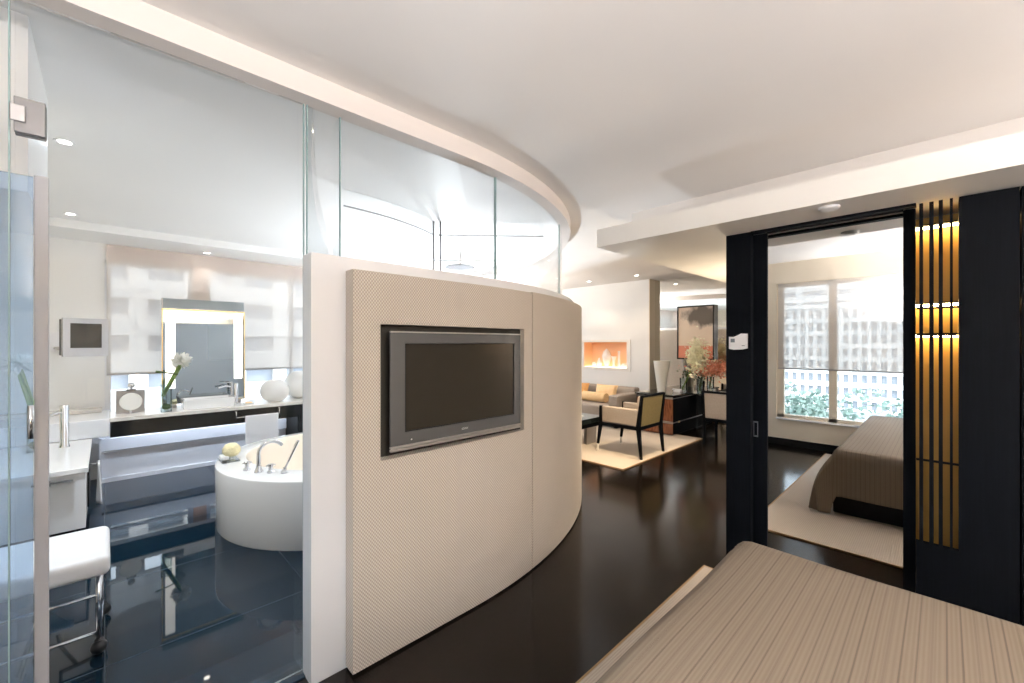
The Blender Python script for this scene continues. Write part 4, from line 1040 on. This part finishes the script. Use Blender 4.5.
def added_uplight(x, y, label, energy, color, h=1.75):  # lamps added out of view to brighten the ceilings and soffit
    t = thing('added_uplighter', (x, y, 0), label, 'lamp')
    obj('base', MB().lathe((x, y, .007), [(0, 0), (.14, 0), (.14, .015), (.02, .03), (0, .03)], 28), steel, t)
    obj('pole', MB().tube([(x, y, .03), (x, y, h-.06)], .012, 10), steel, t)
    obj('bowl', MB().lathe((x, y, h-.07), [(0, 0), (.05, .005), (.13, .05), (.16, .09), (.155, .09), (.12, .055), (.04, .012), (0, .010)], 28), steel, t)
    ld = bpy.data.lights.new('fill_bulb', 'AREA'); ld.shape = 'DISK'; ld.size = .26; ld.energy = energy; ld.color = color
    lo = bpy.data.objects.new('fill_bulb', ld); COL.objects.link(lo); lo.parent = t; lo.location = (0, 0, h+.021); lo.rotation_euler = (PI, 0, 0)
added_uplight(1.5, -2.7, 'added unseen steel uplighter behind the bed toward the closet', 155, (1, .93, .90))
added_uplight(-.15, -2.6, 'added unseen steel uplighter beside the bedroom window', 150, (.98, .97, 1))
added_uplight(3.15, 4.3, 'added unseen steel uplighter in the bathroom between the bathtub and the low wall', 62, (.84, .92, 1), 1.15)
added_uplight(-.36, .22, 'added unseen steel uplighter beside the roller blind near the bed', 20, (.97, .97, 1))
added_uplight(5.0, 1.35, 'added unseen steel uplighter under the soffit, hidden side of the black wall panel', 15, (1, .80, .56), 1.2)
added_uplight(5.0, 6.1, 'added unseen steel uplighter by the living room window', 75, (1, .93, .85))

# ================================================================ OUTSIDE
struct('ground', MB().box(-260, 200, -200, 260, -12.4, -12), asphalt, label='street far below')
def building(name, ox, oy, ux, uy, cols, rows, cw_, rh_, z0, ww, wh, m_, label, depth=8.):
    """front face starts at (ox,oy), runs along (ux,uy); body lies to the left of travel"""
    t = thing(name, (ox, oy, z0), label, 'building'); nx_, ny_ = -uy, ux
    def B(mb, a0, a1, d0, d1, za, zb):
        pts = [(a0, d0), (a1, d0), (a1, d1), (a0, d1)]
        q = [(ox+ux*a+nx_*d, oy+uy*a+ny_*d) for a, d in pts]
        return mb.hexa([(*p, za) for p in q]+[(*p, zb) for p in q])
    Wt = cols*cw_; Ht = rows*rh_; m = MB()
    for i in range(cols+1):
        a0 = i*cw_-(cw_-ww)/2; B(m, max(a0, -1), a0+(cw_-ww), 0, .5, z0, z0+Ht)
    for j in range(rows+1):
        a0 = z0+j*rh_-(rh_-wh)/2; B(m, -.4, Wt+.4, -.05, .5, a0, a0+(rh_-wh))
    B(m, 0, Wt, .6, depth, z0, z0+Ht)
    obj('wall', m, m_, t)
    m = MB(); B(m, -.6, Wt+.6, -.5, depth, z0+Ht, z0+Ht+.8); obj('roof', m, m_, t)
    m = MB(); B(m, (cw_-ww)/2, (cw_+ww)/2, .42, .45, z0+(rh_-wh)/2, z0+(rh_+wh)/2)
    w0 = obj('window', m, pane_m, t)
    rest = []
    for i in range(cols):
        for j in range(rows):
            if i == j == 0: continue
            if i*rows+j > 99: rest.append((i, j)); continue
            c = w0.copy(); COL.objects.link(c); c.parent = t; c.location = (ux*i*cw_, uy*i*cw_, j*rh_)
    if rest:
        m = MB()
        for i, j in rest: B(m, (cw_-ww)/2+i*cw_, (cw_+ww)/2+i*cw_, .42, .45, z0+(rh_-wh)/2+j*rh_, z0+(rh_+wh)/2+j*rh_)
        ro = obj('windows', m, pane_m, t); ro['kind'] = 'stuff'
    return t
building('apartment_building', -12, 46, 1, 0, 13, 9, 3.5, 3.0, -12, 2.3, 1.35, facade_b, 'pale block with wide windows seen through the bathroom blind')
building('long_office_building', -150, -40, 0, 1, 10, 9, 8., 3.4, -12, 6.4, 1.6, facade_m, 'paler distant block above the trees, right of the office grid')
building('office_building', -100, 3.0, 0, 1, 40, 8, 1.45, 2.6, -12, .8, 1.6, facade_m, 'white office block with a tight window grid seen in the mirror')
def tree(x, y, zt_, r, label, seedv, proto=[None]):
    rnd = random.Random(seedv)
    t = thing('street_tree', (x, y, -12), label, 'tree', 'street trees below the bedroom window')
    tr_ = obj('trunk', MB().tube([(x, y, -12), (x+.2, y, -9), (x, y+.2, zt_-r)], [.3, .22, .1], 8), bark, t)
    m = MB()
    blobs = [(Vector((rnd.gauss(0, .5)*r, rnd.gauss(0, .5)*r, rnd.gauss(0, .3)*r)), r*rnd.uniform(.3, .5)) for _ in range(14)]
    for c, rb_ in blobs:
        for _ in range(150):
            d = Vector((rnd.gauss(0, 1), rnd.gauss(0, 1), rnd.gauss(0, 1))).normalized()*rb_*rnd.uniform(.7, 1.05)
            p = Vector((x, y, zt_-r))+c+d; s_ = rnd.uniform(.12, .28)
            R_ = Matrix.Rotation(rnd.uniform(0, 6.28), 3, Vector((rnd.gauss(0, 1), rnd.gauss(0, 1), rnd.gauss(0, 1))).normalized())
            m.b.faces.new([m.b.verts.new(p+R_ @ Vector(q)*s_) for q in ((1, 0, 0), (0, .6, 0), (-1, 0, 0), (0, -.6, 0))])
    obj('crown', m, leaf_m, t)
tl = [(-37, 16.0, -1.4, 3.0, 'street tree at the left of the row below the bedroom window'), (-33, 8.6, -.7, 3.4, 'tallest street tree below the bedroom window'),
      (-40, -.5, -1.0, 3.4, 'broad street tree beside the tallest one'), (-33, -8.5, -1.6, 3.3, 'street tree at the right of the row'), (-24, 13.0, -4.6, 2.6, 'low street tree in front of the row'), (-23.5, 3.0, -4.2, 2.9, 'second low street tree in front, toward the right')]
for i, a in enumerate(tl): tree(*a, 40+i)
